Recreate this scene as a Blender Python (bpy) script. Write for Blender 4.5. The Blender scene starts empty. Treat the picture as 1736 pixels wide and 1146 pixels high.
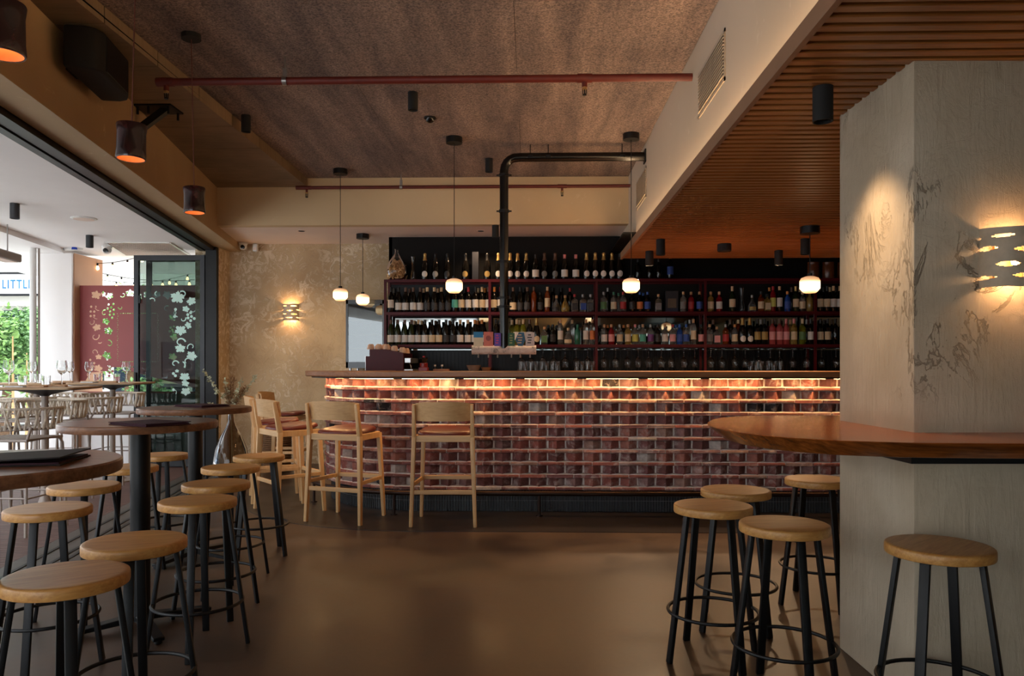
import bpy, bmesh, math, random
from mathutils import Vector, Matrix
random.seed(7)
PI = math.pi; sin = math.sin; cos = math.cos
SC = bpy.context.scene; COL = SC.collection

# ---------------------------------------------------------------- camera, world, exposure
F = 1300.0; PX0 = 868.0; HY = 622.0; H = 1.25          # focal length in px of the 1736 px frame, horizon row, eye height
TH = math.atan(32 / F); CT, ST = cos(TH), sin(TH)      # the room runs 1.4 degrees right of the view axis
cam_data = bpy.data.cameras.new('camera'); cam = bpy.data.objects.new('camera', cam_data); COL.objects.link(cam)
cam_data.sensor_width = 36; cam_data.lens = F / 1736 * 36; cam_data.shift_y = (HY - 573) / 1736
cam_data.clip_start = .05; cam_data.clip_end = 400
cam.location = (0, 0, H); cam.rotation_euler = (PI / 2, 0, TH); SC.camera = cam
wd = bpy.data.worlds.new('overcast_sky'); SC.world = wd; wd.use_nodes = True
bg = wd.node_tree.nodes['Background']; bg.inputs[0].default_value = (.86, .93, 1.0, 1); bg.inputs[1].default_value = 5.2
SC.view_settings.view_transform = 'Standard'; SC.view_settings.look = 'None'; SC.view_settings.gamma = 1
SC.view_settings.use_curve_mapping = False; SC.view_settings.exposure = 0.0

# ---------------------------------------------------------------- helpers
def R2(x, y): return (x * CT - y * ST, x * ST + y * CT)          # view axes -> room axes
def P(px, py, Y):                                                 # point seen at a pixel on the room plane y = Y
    k = (px - PX0) / F; yc = Y / (k * ST + CT); x, y = R2(k * yc, yc)
    return Vector((x, y, H + (HY - py) / F * yc))
def PZ(px, py, z):                                                # point seen at a pixel on the plane z
    yc = F * (z - H) / (HY - py); x, y = R2((px - PX0) / F * yc, yc); return Vector((x, y, z))
def lin(c):
    c = c / 255.0
    return c / 12.92 if c <= .04045 else ((c + .055) / 1.055) ** 2.4
def rgb(r, g, b): return (lin(r), lin(g), lin(b), 1)

class MB:
    def __init__(s): s.v = []; s.f = []
    def add(s, vs, fs):
        o = len(s.v); s.v += [tuple(a) for a in vs]; s.f += [tuple(i + o for i in f) for f in fs]; return s
    def box(s, x0, x1, y0, y1, z0, z1):
        return s.add([(x0,y0,z0),(x1,y0,z0),(x1,y1,z0),(x0,y1,z0),(x0,y0,z1),(x1,y0,z1),(x1,y1,z1),(x0,y1,z1)],
                     [(0,3,2,1),(4,5,6,7),(0,1,5,4),(1,2,6,5),(2,3,7,6),(3,0,4,7)])
    def prism(s, poly, z0, z1, inset=0):
        n = len(poly); cx = sum(p[0] for p in poly) / n; cy = sum(p[1] for p in poly) / n
        bot = []
        for x, y in poly:
            d = math.hypot(x - cx, y - cy) or 1; k = (d - inset) / d; bot.append((cx + (x - cx) * k, cy + (y - cy) * k, z0))
        return s.add(bot + [(x, y, z1) for x, y in poly],
                     [tuple(range(n))[::-1], tuple(range(n, 2 * n))] + [(i, (i + 1) % n, n + (i + 1) % n, n + i) for i in range(n)])
    def bar(s, a, b, w, h, up=(0, 0, 1), w2=None, h2=None):       # rectangular bar from a to b
        a = Vector(a); b = Vector(b); d = (b - a).normalized(); x = d.cross(Vector(up))
        if x.length < 1e-4: x = d.cross(Vector((0, 1, 0)))
        x.normalize(); y = x.cross(d); w2 = w if w2 is None else w2; h2 = h if h2 is None else h2; vs = []
        for p, ww, hh in ((a, w, h), (b, w2, h2)):
            for i, j in ((-1,-1),(1,-1),(1,1),(-1,1)): vs.append(p + x * (i * ww / 2) + y * (j * hh / 2))
        return s.add(vs, [(0,3,2,1),(4,5,6,7),(0,1,5,4),(1,2,6,5),(2,3,7,6),(3,0,4,7)])
    def tube(s, pts, r, n=10, cap=True, closed=False, radii=None):
        pts = [Vector(p) for p in pts]; m = len(pts); vs = []; prev = None
        for i, p in enumerate(pts):
            if closed: d = pts[(i + 1) % m] - pts[i - 1]
            else: d = pts[min(i + 1, m - 1)] - pts[max(i - 1, 0)]
            d.normalize()
            if prev is None:
                u = d.cross(Vector((0, 0, 1)))
                if u.length < .05: u = d.cross(Vector((1, 0, 0)))
            else: u = prev - d * prev.dot(d)
            u.normalize(); prev = u; w = d.cross(u); rr = radii[i] if radii else r
            for k in range(n):
                a = 2 * PI * k / n; vs.append(p + u * (cos(a) * rr) + w * (sin(a) * rr))
        fs = []
        for i in range(m if closed else m - 1):
            j = (i + 1) % m
            for k in range(n): fs.append((i*n+k, i*n+(k+1)%n, j*n+(k+1)%n, j*n+k))
        if cap and not closed: fs += [tuple(range(n))[::-1], tuple(range((m-1)*n, m*n))]
        return s.add(vs, fs)
    def lathe(s, prof, n=24, c=(0, 0, 0), sx=1, sy=1, a0=0, a1=2*PI):
        full = abs(a1 - a0 - 2 * PI) < 1e-6; m = n if full else n + 1; vs = []; fs = []
        for r, z in prof:
            for k in range(m):
                a = a0 + (a1 - a0) * k / n; vs.append((c[0] + cos(a) * r * sx, c[1] + sin(a) * r * sy, c[2] + z))
        for i in range(len(prof) - 1):
            for k in range(n):
                fs.append((i*m+k, i*m+(k+1)%m, (i+1)*m+(k+1)%m, (i+1)*m+k))
        return s.add(vs, fs)
    def cyl(s, c, r, z0, z1, n=20): return s.lathe([(0, z0), (r, z0), (r, z1), (0, z1)], n, (c[0], c[1], 0))
    def mesh(s, name, bevel=0, smooth=35, seg=1):
        me = bpy.data.meshes.new(name); me.from_pydata(s.v, [], s.f)
        bm = bmesh.new(); bm.from_mesh(me)
        bmesh.ops.remove_doubles(bm, verts=bm.verts, dist=1e-5)
        bmesh.ops.dissolve_degenerate(bm, edges=bm.edges, dist=1e-6)
        bmesh.ops.recalc_face_normals(bm, faces=bm.faces)
        if bevel:
            es = [e for e in bm.edges if len(e.link_faces) == 2 and e.calc_face_angle(0) > .5]
            bmesh.ops.bevel(bm, geom=es, offset=bevel, segments=seg, profile=.5, affect='EDGES')
        bm.to_mesh(me); bm.free()
        if smooth:
            me.shade_smooth(); me.set_sharp_from_angle(angle=math.radians(smooth))
        return me
    def build(s, name, mat, parent=None, bevel=0, smooth=35, seg=1):
        return link(name, s.mesh(name, bevel, smooth, seg), mat, parent)

def link(name, me, mat=None, parent=None):
    o = bpy.data.objects.new(name, me); COL.objects.link(o)
    if mat is not None:
        if len(me.materials) == 0: me.materials.append(mat)
        elif me.materials[0] != mat: o.material_slots[0].link = 'OBJECT'; o.material_slots[0].material = mat
    if parent: o.parent = parent
    return o
def tag(o, label=None, cat=None, group=None, kind=None):
    if label: o['label'] = label
    if cat: o['category'] = cat
    if group: o['group'] = group
    if kind: o['kind'] = kind
    return o
def thing(name, label, cat, loc=(0, 0, 0), rz=0, group=None):
    o = bpy.data.objects.new(name, None); o.empty_display_size = .05; COL.objects.link(o)
    o.location = loc; o.rotation_euler = (0, 0, rz); return tag(o, label, cat, group)
def struct(o): o['kind'] = 'structure'; return o
def copy_tree(o, parent=None):
    c = o.copy(); COL.objects.link(c); c.parent = parent
    for ch in o.children: copy_tree(ch, c)
    return c
def curve_mesh(name, outer, holes, ext):                          # flat plate in the local xz plane with holes
    cu = bpy.data.curves.new(name, 'CURVE'); cu.dimensions = '2D'; cu.fill_mode = 'BOTH'; cu.extrude = ext
    for poly in [outer] + holes:
        sp = cu.splines.new('POLY'); sp.points.add(len(poly) - 1); sp.use_cyclic_u = True
        for i, (x, y) in enumerate(poly): sp.points[i].co = (x, y, 0, 1)
    o = bpy.data.objects.new(name, cu); COL.objects.link(o); dg = bpy.context.evaluated_depsgraph_get()
    me = bpy.data.meshes.new_from_object(o.evaluated_get(dg)); bpy.data.objects.remove(o); bpy.data.curves.remove(cu)
    me.transform(Matrix.Rotation(PI / 2, 4, 'X')); me.name = name; return me
def text_mesh(s, size, ext=.0, align='LEFT'):
    cu = bpy.data.curves.new('lettering', 'FONT'); cu.body = s; cu.size = size; cu.extrude = ext; cu.align_x = align; cu.offset = .005; cu.space_character = 1.22
    o = bpy.data.objects.new('lettering', cu); COL.objects.link(o); dg = bpy.context.evaluated_depsgraph_get()
    me = bpy.data.meshes.new_from_object(o.evaluated_get(dg)); bpy.data.objects.remove(o); bpy.data.curves.remove(cu)
    me.transform(Matrix.Rotation(PI / 2, 4, 'X')); return me

# ---------------------------------------------------------------- materials
class NT:
    def __init__(s, name):
        s.m = bpy.data.materials.new(name); s.m.use_nodes = True; s.t = s.m.node_tree; s.b = s.t.nodes['Principled BSDF']
    def n(s, typ, **kw):
        nd = s.t.nodes.new(typ)
        for k, v in kw.items():
            if k.startswith('i_'):
                key = k[2:]; nd.inputs[int(key) if key.isdigit() else key.replace('_', ' ')].default_value = v
            else: setattr(nd, k, v)
        return nd
    def l(s, a, ao, b, bi): s.t.links.new(a.outputs[ao], b.inputs[bi])
    def coord(s, scale=(1, 1, 1), out='Object', rot=(0, 0, 0)):
        tc = s.n('ShaderNodeTexCoord'); mp = s.n('ShaderNodeMapping'); mp.inputs['Scale'].default_value = scale
        mp.inputs['Rotation'].default_value = rot; s.l(tc, out, mp, 'Vector'); return mp
    def noise(s, mp, scale, detail=4, rough=.55, dist=0):
        nd = s.n('ShaderNodeTexNoise', i_Scale=scale, i_Detail=detail, i_Roughness=rough, i_Distortion=dist)
        if mp: s.l(mp, 'Vector', nd, 'Vector')
        return nd
    def ramp(s, src, out, stops, interp='LINEAR'):
        r = s.n('ShaderNodeValToRGB'); e = r.color_ramp.elements; r.color_ramp.interpolation = interp
        while len(e) < len(stops): e.new(.5)
        for i, (p, c) in enumerate(stops): e[i].position = p; e[i].color = c if len(c) == 4 else (*c, 1)
        s.l(src, out, r, 'Fac'); return r
    def mix(s, fac, a, b, mode='MIX'):
        m = s.n('ShaderNodeMix', data_type='RGBA', blend_type=mode)
        for sock, v in ((m.inputs[0], fac), (m.inputs[6], a), (m.inputs[7], b)):
            if isinstance(v, tuple) and hasattr(v[0], 'outputs'): s.t.links.new(v[0].outputs[v[1]], sock)
            else: sock.default_value = v
        return m
    def color(s, nd, out): s.l(nd, out, s.b, 'Base Color'); return s
    def bump(s, nd, out, strength=.3, dist=.01):
        b = s.n('ShaderNodeBump', i_Strength=strength, i_Distance=dist); s.l(nd, out, b, 'Height')
        old = s.b.inputs['Normal'].links
        if old: s.t.links.new(old[0].from_socket, b.inputs['Normal'])
        s.l(b, 'Normal', s.b, 'Normal'); return s
    def set(s, **kw):
        for k, v in kw.items(): s.b.inputs[k.replace('_', ' ')].default_value = v
        return s

def plain(name, col, rough=.5, metal=0, var=.12, scale=30, **kw):
    t = NT(name); nz = t.noise(t.coord(), scale, 3)
    lo = tuple(c * (1 - var) for c in col[:3]) + (1,); hi = tuple(min(1, c * (1 + var)) for c in col[:3]) + (1,)
    r = t.ramp(nz, 'Fac', [(.3, lo), (.7, hi)]); t.color(r, 'Color'); t.set(Roughness=rough, Metallic=metal, **kw); return t.m
def emit(name, col, st):
    t = NT(name); t.set(Emission_Color=col, Emission_Strength=st, Base_Color=col, Roughness=.4); return t.m
def wood(name, a, b, rough=.4, scale=1.0, axis='X', bump=.1, grain=1.0):
    t = NT(name); sc = {'X': (1.2, 14, 14), 'Y': (14, 1.2, 14), 'Z': (14, 14, 1.2)}[axis]
    mp = t.coord(tuple(c * scale for c in sc)); n1 = t.noise(mp, 2.2, 6, .6, .6); n2 = t.noise(mp, 9, 3, .5)
    mx = t.mix(.35, (n1, 'Fac'), (n2, 'Fac'))
    r = t.ramp(mx, 2, [(.5 - .18 * grain, a), (.5 + .18 * grain, b)]); t.color(r, 'Color')
    t.bump(mx, 2, bump, .003); t.set(Roughness=rough); return t.m
def glass(name, col=(1, 1, 1, 1), rough=.0, ior=1.45):
    t = NT(name); t.set(Base_Color=col, Transmission_Weight=1.0, Roughness=rough, IOR=ior); return t.m
def pane_glass(name, tint=(.9, .96, .94, 1), refl=.12, ior=1.6):           # thin architectural glass
    t = NT(name); nt = t.t; out = nt.nodes['Material Output']; nt.nodes.remove(t.b)
    tr = t.n('ShaderNodeBsdfTransparent', i_Color=tint); gl = t.n('ShaderNodeBsdfGlossy', i_Roughness=.0)
    fr = t.n('ShaderNodeFresnel', i_IOR=ior); ad = t.n('ShaderNodeMath', operation='ADD'); ad.inputs[1].default_value = refl
    t.l(fr, 'Fac', ad, 0); mx = t.n('ShaderNodeMixShader'); t.l(ad, 0, mx, 0); t.l(tr, 0, mx, 1); t.l(gl, 0, mx, 2); t.l(mx, 0, out, 'Surface')
    return t.m

def plaster(name, base, light, dark, bump=.5, scale=1.0, patch=.5, rough=.75):
    t = NT(name); mp = t.coord((scale,) * 3); big = t.noise(mp, .9, 3, .5); warp = t.noise(mp, 4.2, 10, .75, 2.2)
    fine = t.noise(mp, 22, 8, .7, .4)
    c1 = t.ramp(big, 'Fac', [(.35, dark), (.65, base)])
    msk = t.ramp(warp, 'Fac', [(patch, (0, 0, 0)), (patch + .05, (1, 1, 1))])
    big2 = t.noise(mp, .55, 2, .5); gate = t.ramp(big2, 'Fac', [(.36, (0, 0, 0)), (.52, (1, 1, 1))])
    mm = t.mix(1.0, (msk, 'Color'), (gate, 'Color'), 'MULTIPLY'); sc = t.n('ShaderNodeMath', operation='MULTIPLY'); sc.inputs[1].default_value = .75
    t.l(mm, 2, sc, 0)
    c2 = t.mix((sc, 0), (c1, 'Color'), light); t.color(c2, 2)
    t.bump(fine, 'Fac', bump * .5, .006); t.bump(msk, 'Color', bump, .004); t.set(Roughness=rough); return t.m

M = {'foil': {}}; LC = {}
M['plaster'] = plaster('tan_plaster', rgb(206, 180, 142), rgb(232, 216, 190), rgb(176, 148, 112), .5, 1.6, .5)
M['plaster_smooth'] = plaster('smooth_plaster', rgb(190, 162, 122), rgb(200, 174, 136), rgb(170, 142, 104), .15, .7, .6)
M['soffit'] = plain('soffit_paint', rgb(236, 216, 202), .7, 0, .03, 3)
M['bulkhead'] = plaster('bulkhead_plaster', rgb(216, 198, 174), rgb(222, 206, 184), rgb(206, 188, 162), .08, .6, .6)
M['lip'] = plain('lip_plaster', rgb(150, 112, 84), .7, 0, .06, 5)
M['white_paint'] = plain('white_paint', rgb(243, 239, 237), .7, 0, .02, 2)
M['black_wall'] = plain('black_wall', rgb(12, 9, 9), .65, 0, .15, 4, Specular_IOR_Level=.2)
M['black_metal'] = plain('black_metal', rgb(10, 10, 12), .45, 0, .1, 20, Specular_IOR_Level=.35)
M['black_gloss'] = plain('black_gloss', rgb(12, 11, 11), .22, 0, .1, 10)
M['black_matte'] = plain('black_matte', rgb(20, 18, 18), .75, 0, .1, 30)
M['frame_grey'] = plain('door_frame_grey', rgb(52, 54, 58), .45, .2, .05, 10)
M['burgundy'] = plain('burgundy_metal', rgb(76, 3, 12), .42, 0, .08, 20, Specular_IOR_Level=.25)
M['red_pipe'] = plain('red_pipe_paint', rgb(98, 32, 22), .5, 0, .15, 12)
M['bronze'] = plain('bronze_rail', rgb(58, 42, 36), .3, .8, .15, 12)
M['steel'] = plain('steel', rgb(180, 178, 176), .3, .9, .05, 20)
M['brass'] = plain('brass', rgb(196, 160, 100), .35, .8, .05, 20)
M['white_plastic'] = plain('white_plastic', rgb(226, 224, 220), .35, 0, .02, 5)
M['blue_lens'] = plain('blue_lens', rgb(24, 60, 170), .2, 0, .1, 20)
M['taupe_metal'] = plain('taupe_metal', rgb(150, 136, 126), .45, .1, .05, 20)
M['paper'] = plain('paper', rgb(226, 214, 198), .8, 0, .04, 40)
M['ceramic_cream'] = plain('cream_ceramic', rgb(190, 172, 148), .55, 0, .12, 25)
M['cup'] = plain('cup_ceramic', rgb(206, 168, 142), .35, 0, .1, 30)
M['menu'] = plain('menu_leather', rgb(62, 32, 42), .7, 0, .1, 60, Specular_IOR_Level=.2)
M['menu_black'] = plain('menu_black_leather', rgb(40, 31, 29), .65, 0, .1, 60, Specular_IOR_Level=.25)
M['leather'] = plain('oxblood_leather', rgb(98, 34, 26), .36, 0, .12, 12)
M['basket'] = plain('woven_basket', rgb(120, 84, 52), .8, 0, .5, 120)
M['ash'] = wood('ash_wood', rgb(206, 158, 104), rgb(226, 184, 132), .45, 1.0, 'Z', .05)
M['ash_flat'] = wood('ash_veneer', rgb(196, 150, 98), rgb(220, 178, 126), .42, .6, 'X', .04)
M['stool_wood'] = wood('oak_stool_seat', rgb(172, 114, 54), rgb(214, 162, 92), .38, 1.6, 'X', .08)
M['table_wood'] = wood('walnut_table_top', rgb(92, 56, 36), rgb(148, 102, 70), .3, 1.0, 'X', .06)
M['bar_wood'] = wood('bar_top_timber', rgb(112, 70, 40), rgb(160, 108, 66), .4, .9, 'X', .08)
M['slab'] = wood('glossy_slab_timber', rgb(84, 38, 12), rgb(176, 96, 38), .22, .8, 'X', .03, 1.0)
M['slat'] = wood('ceiling_slat_timber', rgb(116, 70, 30), rgb(176, 112, 56), .35, .7, 'X', .06)
M['deck'] = wood('deck_timber', rgb(74, 52, 48), rgb(112, 84, 76), .6, .8, 'X', .2)
M['tan_top'] = wood('terrace_table_top', rgb(196, 158, 122), rgb(216, 184, 150), .5, 1, 'X', .04)
M['mirror'] = NT('mirror').set(Base_Color=(.24, .25, .24, 1), Metallic=1.0, Roughness=.03).m
M['pane'] = pane_glass('window_glass'); M['door_glass'] = pane_glass('tinted_door_glass', (.6, .66, .64, 1), .0, 1.4); M['fridge_pane'] = pane_glass('fridge_glass', (.5, .55, .53, 1), .06, 1.5)
M['clear_glass'] = glass('clear_glass', (.97, .98, .98, 1)); M['smoke_glass'] = pane_glass('smoky_vase_glass', (.52, .45, .36, 1), .02, 1.25)
M['etched'] = plain('etched_glass_film', rgb(206, 238, 228), .8, 0, .03, 10)
M['green_leaf'] = plain('leaf_green', rgb(128, 168, 88), .55, 0, .35, 6)
M['pine_leaf'] = plain('pine_green', rgb(112, 150, 92), .6, 0, .4, 3)
M['bark'] = plain('bark', rgb(112, 84, 62), .85, 0, .3, 20)
M['dried_green'] = plain('dried_eucalyptus', rgb(186, 186, 156), .8, 0, .2, 40)
M['dried_brown'] = plain('dried_pampas', rgb(128, 92, 60), .85, 0, .25, 40)
M['cork'] = plain('cork', rgb(186, 144, 100), .85, 0, .25, 60)
M['mortar'] = plain('pale_mortar', rgb(222, 210, 202), .9, 0, .12, 40)
M['street'] = plain('street_paving', rgb(214, 211, 206), .9, 0, .06, 3)
M['cream_building'] = plain('cream_render', rgb(232, 228, 218), .8, 0, .03, 2)
M['sign_blue'] = plain('sign_blue', rgb(20, 104, 150), .6, 0, .03, 2)
M['car_white'] = plain('white_car_paint', rgb(228, 232, 236), .25, 0, .03, 2)
M['car_glass'] = plain('dark_car_glass', rgb(46, 56, 66), .15, 0, .05, 4)
M['bulb_warm'] = emit('warm_bulb', (1, .72, .38, 1), 14)
M['string_bulb'] = emit('string_bulb', (1, .62, .26, 1), 14)
M['led'] = emit('led_strip', (1, .56, .22, 1), 80)
M['cove_led'] = emit('cove_led_strip', (1, .70, .40, 1), 62)
M['lamp_disc'] = emit('downlight_lens', (1, .75, .45, 1), 2.0)

def _mats():
    # red screen: painted steel
    M['red_screen'] = plain('red_screen_paint', rgb(146, 64, 62), .5, 0, .04, 2)
    # felt acoustic panel: mottled fibre with streaks along the room
    t = NT('felt_panel'); mp = t.coord((1, .12, 1), 'Object'); st = t.noise(mp, 5.0, 4, .55, .25)
    fi = t.noise(t.coord((1, 1, 1)), 70, 5, .85); md = t.noise(t.coord((1, .5, 1)), 7, 4, .6)
    a = t.ramp(st, 'Fac', [(.32, rgb(120, 111, 112)), (.5, rgb(152, 139, 134)), (.68, rgb(178, 162, 153))])
    b = t.ramp(fi, 'Fac', [(.40, rgb(64, 58, 60)), (.60, rgb(206, 192, 182))])
    c = t.mix(.75, (a, 'Color'), (b, 'Color'), 'OVERLAY'); d = t.ramp(md, 'Fac', [(.35, (.84, .82, .81)), (.65, (1.0, .98, .96))])
    e = t.mix(.7, (c, 2), (d, 'Color'), 'MULTIPLY'); t.color(e, 2); t.bump(fi, 'Fac', .6, .01); t.set(Roughness=.95); M['felt'] = t.m
    # board-marked concrete
    t = NT('board_marked_concrete'); g = t.noise(t.coord((2, 18, 2)), 2, 5, .6); h = t.noise(t.coord(), 1.3, 3)
    a = t.ramp(h, 'Fac', [(.3, rgb(118, 98, 74)), (.7, rgb(150, 126, 98))]); b = t.ramp(g, 'Fac', [(.3, (.8, .8, .8)), (.6, (1, 1, 1))])
    c = t.mix(.8, (a, 'Color'), (b, 'Color'), 'MULTIPLY'); t.color(c, 2); t.bump(g, 'Fac', .25, .008); t.set(Roughness=.85); M['concrete'] = t.m
    # polished concrete floor
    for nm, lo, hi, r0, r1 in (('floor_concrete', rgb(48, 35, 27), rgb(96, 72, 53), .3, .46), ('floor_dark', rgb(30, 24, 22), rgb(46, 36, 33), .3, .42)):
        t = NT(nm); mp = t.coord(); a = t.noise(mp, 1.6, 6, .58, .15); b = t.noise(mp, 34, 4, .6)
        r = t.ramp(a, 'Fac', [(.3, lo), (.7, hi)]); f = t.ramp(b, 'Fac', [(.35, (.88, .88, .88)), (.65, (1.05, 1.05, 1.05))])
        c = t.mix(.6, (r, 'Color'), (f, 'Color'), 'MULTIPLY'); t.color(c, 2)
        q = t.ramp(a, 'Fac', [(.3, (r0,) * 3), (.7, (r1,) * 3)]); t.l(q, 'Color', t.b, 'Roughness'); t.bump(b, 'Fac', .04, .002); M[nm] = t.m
    # brick: each brick its own tone (object random), burnt faces, pale mortar smears
    for nm, src in (('brick', 'Random'), ('brick_mass', None)):
        t = NT(nm)
        if src: oi = t.n('ShaderNodeObjectInfo'); rn = (oi, 'Random')
        else: ge = t.n('ShaderNodeNewGeometry'); rn = (ge, 'Random Per Island')
        base = t.ramp(rn[0], rn[1], [(0, rgb(122, 76, 71)), (.2, rgb(158, 92, 82)), (.42, rgb(134, 84, 82)), (.58, rgb(172, 110, 96)), (.72, rgb(150, 112, 108)),
                                     (.84, rgb(166, 128, 114)), (.93, rgb(196, 182, 174)), (.97, rgb(52, 46, 48)), (1, rgb(124, 76, 68))], 'CONSTANT')
        mp = t.coord(); geo = t.n('ShaderNodeNewGeometry'); nz = t.noise(None, 26, 6, .7); t.l(geo, 'Position', nz, 'Vector')
        n2 = t.noise(None, 9, 5, .65, .8); t.l(geo, 'Position', n2, 'Vector')
        v = t.ramp(nz, 'Fac', [(.3, (.55, .52, .5)), (.65, (1.1, 1.08, 1.05))]); c = t.mix(.8, (base, 'Color'), (v, 'Color'), 'MULTIPLY')
        k = t.ramp(n2, 'Fac', [(.52, (0, 0, 0)), (.66, (.6, .6, .6))]); d = t.mix((k, 'Color'), (c, 2), rgb(204, 184, 176)); t.color(d, 2)
        t.bump(nz, 'Fac', .5, .008); t.set(Roughness=.85); M[nm] = t.m
    # ribbed dark tile and panel
    M['kit_tile'] = plain('dark_finger_tile', rgb(44, 46, 50), .25, 0, .25, 8)
    M['grout'] = plain('pale_grout', rgb(116, 116, 118), .9, 0, .1, 30)
    M['ribbed'] = plain('dark_ribbed_tile', rgb(12, 11, 12), .4, 0, .2, 14, Specular_IOR_Level=.25)
    # clay pendant
    t = NT('glazed_clay'); a = t.noise(t.coord(), 14, 5, .6, .5); r = t.ramp(a, 'Fac', [(.35, rgb(18, 9, 10)), (.6, rgb(50, 16, 17)), (.78, rgb(72, 28, 24))])
    t.color(r, 'Color'); t.set(Roughness=.16); M['clay'] = t.m
    M['clay_in'] = plain('raw_clay', rgb(214, 140, 84), .8, 0, .1, 20)
    # column plaster: grey, trowelled, cracked
    t = NT('column_plaster'); mp = t.coord(); big = t.noise(mp, 1.6, 4, .6); wav = t.noise(t.coord((5, 5, .8)), 2.0, 8, .68, 1.2); fi = t.noise(mp, 60, 5, .7)
    ck = t.noise(t.coord((2.4, 2.4, 1.1)), 1.5, 9, .72, .9)
    a = t.ramp(big, 'Fac', [(.3, rgb(178, 160, 134)), (.7, rgb(208, 192, 168))])
    ln = t.ramp(ck, 'Fac', [(.488, (0, 0, 0)), (.5, (1, 1, 1)), (.512, (0, 0, 0))]); gate = t.ramp(t.noise(mp, 1.2, 2), 'Fac', [(.5, (0, 0, 0)), (.62, (1, 1, 1))])
    g2 = t.mix(1.0, (ln, 'Color'), (gate, 'Color'), 'MULTIPLY')
    q = t.mix(.0, (a, 'Color'), (a, 'Color')); t.color(q, 2)
    inv = t.mix(1.0, (1, 1, 1, 1), (g2, 2), 'SUBTRACT')
    cmb = t.noise(t.coord((60, 60, 2.5)), 1.0, 3, .6); cg = t.ramp(t.noise(mp, 2.1, 3, .6, .8), 'Fac', [(.52, (0, 0, 0)), (.6, (1, 1, 1))]); cb = t.mix(1.0, (cmb, 'Fac'), (cg, 'Color'), 'MULTIPLY')
    pit = t.ramp(t.noise(mp, 7, 9, .75, 1.0), 'Fac', [(.5, (0, 0, 0)), (.56, (1, 1, 1))])
    t.bump(fi, 'Fac', .3, .003); t.bump(wav, 'Fac', .6, .012); t.bump(cb, 2, .5, .006); tcz = t.n('ShaderNodeTexCoord'); sz = t.n('ShaderNodeSeparateXYZ'); t.l(tcz, 'Object', sz, 0); up = t.ramp(sz, 'Z', [(.0, (0, 0, 0)), (1.0, (1, 1, 1))])
    mr = t.n('ShaderNodeMapRange'); mr.inputs[1].default_value = 1.1; mr.inputs[2].default_value = 1.5; t.l(sz, 'Z', mr, 0)
    g3 = t.mix((mr, 0), (1, 1, 1, 1), (inv, 2)); p3 = t.mix((mr, 0), (0, 0, 0, 1), (pit, 'Color'))
    t.bump(p3, 2, .35, .003); t.bump(g3, 2, .9, .012); t.set(Roughness=.8); M['column'] = t.m
    # globe lamp glass
    t = NT('globe_lamp_glass'); mp = t.coord(); nz = t.noise(t.coord((6, 6, 1)), 3, 3)
    sx = t.n('ShaderNodeSeparateXYZ'); tc = t.n('ShaderNodeTexCoord'); t.l(tc, 'Object', sx, 0)
    r = t.ramp(sx, 'Z', [(0, (.42, .2, .07)), (.028, (1, .72, .4)), (.07, (1, .72, .4)), (.098, (.3, .15, .06)), (.13, (.12, .06, .03))])
    t.l(r, 'Color', t.b, 'Emission Color'); t.set(Emission_Strength=3.4, Base_Color=(.9, .8, .7, 1), Roughness=.2); M['globe'] = t.m
    # bottle label with print bands
    M['labels'] = {}
    LC.update(dict(white=(222, 212, 202), cream=(214, 190, 154), black=(34, 31, 32), gold=(170, 138, 76), red=(168, 44, 44), pink=(222, 150, 150), green=(92, 128, 76),
                        teal=(86, 170, 150), blue=(48, 76, 150), grey=(126, 120, 116), orange=(214, 120, 60), silver=(160, 156, 150), yellow=(206, 196, 96), purple=(110, 60, 120)))
    for nm, col in LC.items():
        M['foil'][nm] = plain(nm + '_round_label', rgb(*col), .6, 0, .06, 60)
        t = NT(nm + '_bottle_label'); br = t.n('ShaderNodeTexBrick', i_Scale=1.0); br.inputs['Brick Width'].default_value = .014; br.inputs['Row Height'].default_value = .012
        br.inputs['Mortar Size'].default_value = .0028; oi = t.n('ShaderNodeObjectInfo')
        tc = t.n('ShaderNodeTexCoord'); mp = t.n('ShaderNodeMapping'); t.l(tc, 'Object', mp, 0); mp.inputs['Rotation'].default_value = (PI / 2, 0, 0)
        nz = t.noise(mp, 150, 2); dk = tuple(c * .55 for c in rgb(*col)[:3]) if sum(col) > 250 else tuple(min(1, c * 5 + .1) for c in rgb(*col)[:3])
        wv = t.n('ShaderNodeTexWave', wave_type='BANDS', bands_direction='Y', i_Scale=48, i_Distortion=0); t.l(mp, 'Vector', wv, 'Vector')
        a = t.ramp(wv, 'Fac', [(.82, (0, 0, 0)), (.86, (1, 1, 1))]); b = t.ramp(nz, 'Fac', [(.5, (0, 0, 0)), (.54, (.8, .8, .8))])
        k = t.mix(1.0, (a, 'Color'), (b, 'Color'), 'MULTIPLY'); c = t.mix((k, 2), rgb(*col), (*dk, 1)); t.color(c, 2); t.set(Roughness=.6); M['labels'][nm] = t.m
    M['caps'] = {k: plain(k + '_cap', rgb(*c), .4, m, .08, 30) for k, c, m in (('black', (24, 22, 22), .2), ('cream', (220, 186, 140), 0), ('gold', (196, 160, 96), .7), ('red', (176, 30, 34), .1),
                 ('pink', (206, 120, 120), .2), ('cork', (196, 150, 104), 0), ('silver', (150, 146, 142), .7), ('blue', (40, 84, 160), .2), ('orange', (210, 128, 50), .1), ('brown', (92, 62, 44), .1), ('green', (40, 110, 80), .1))}
    def bot(nm, col, tr=0, rough=.06):
        t = NT(nm + '_bottle_glass'); t.set(Base_Color=col, Roughness=rough, Transmission_Weight=tr, IOR=1.45); return t.m
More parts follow.
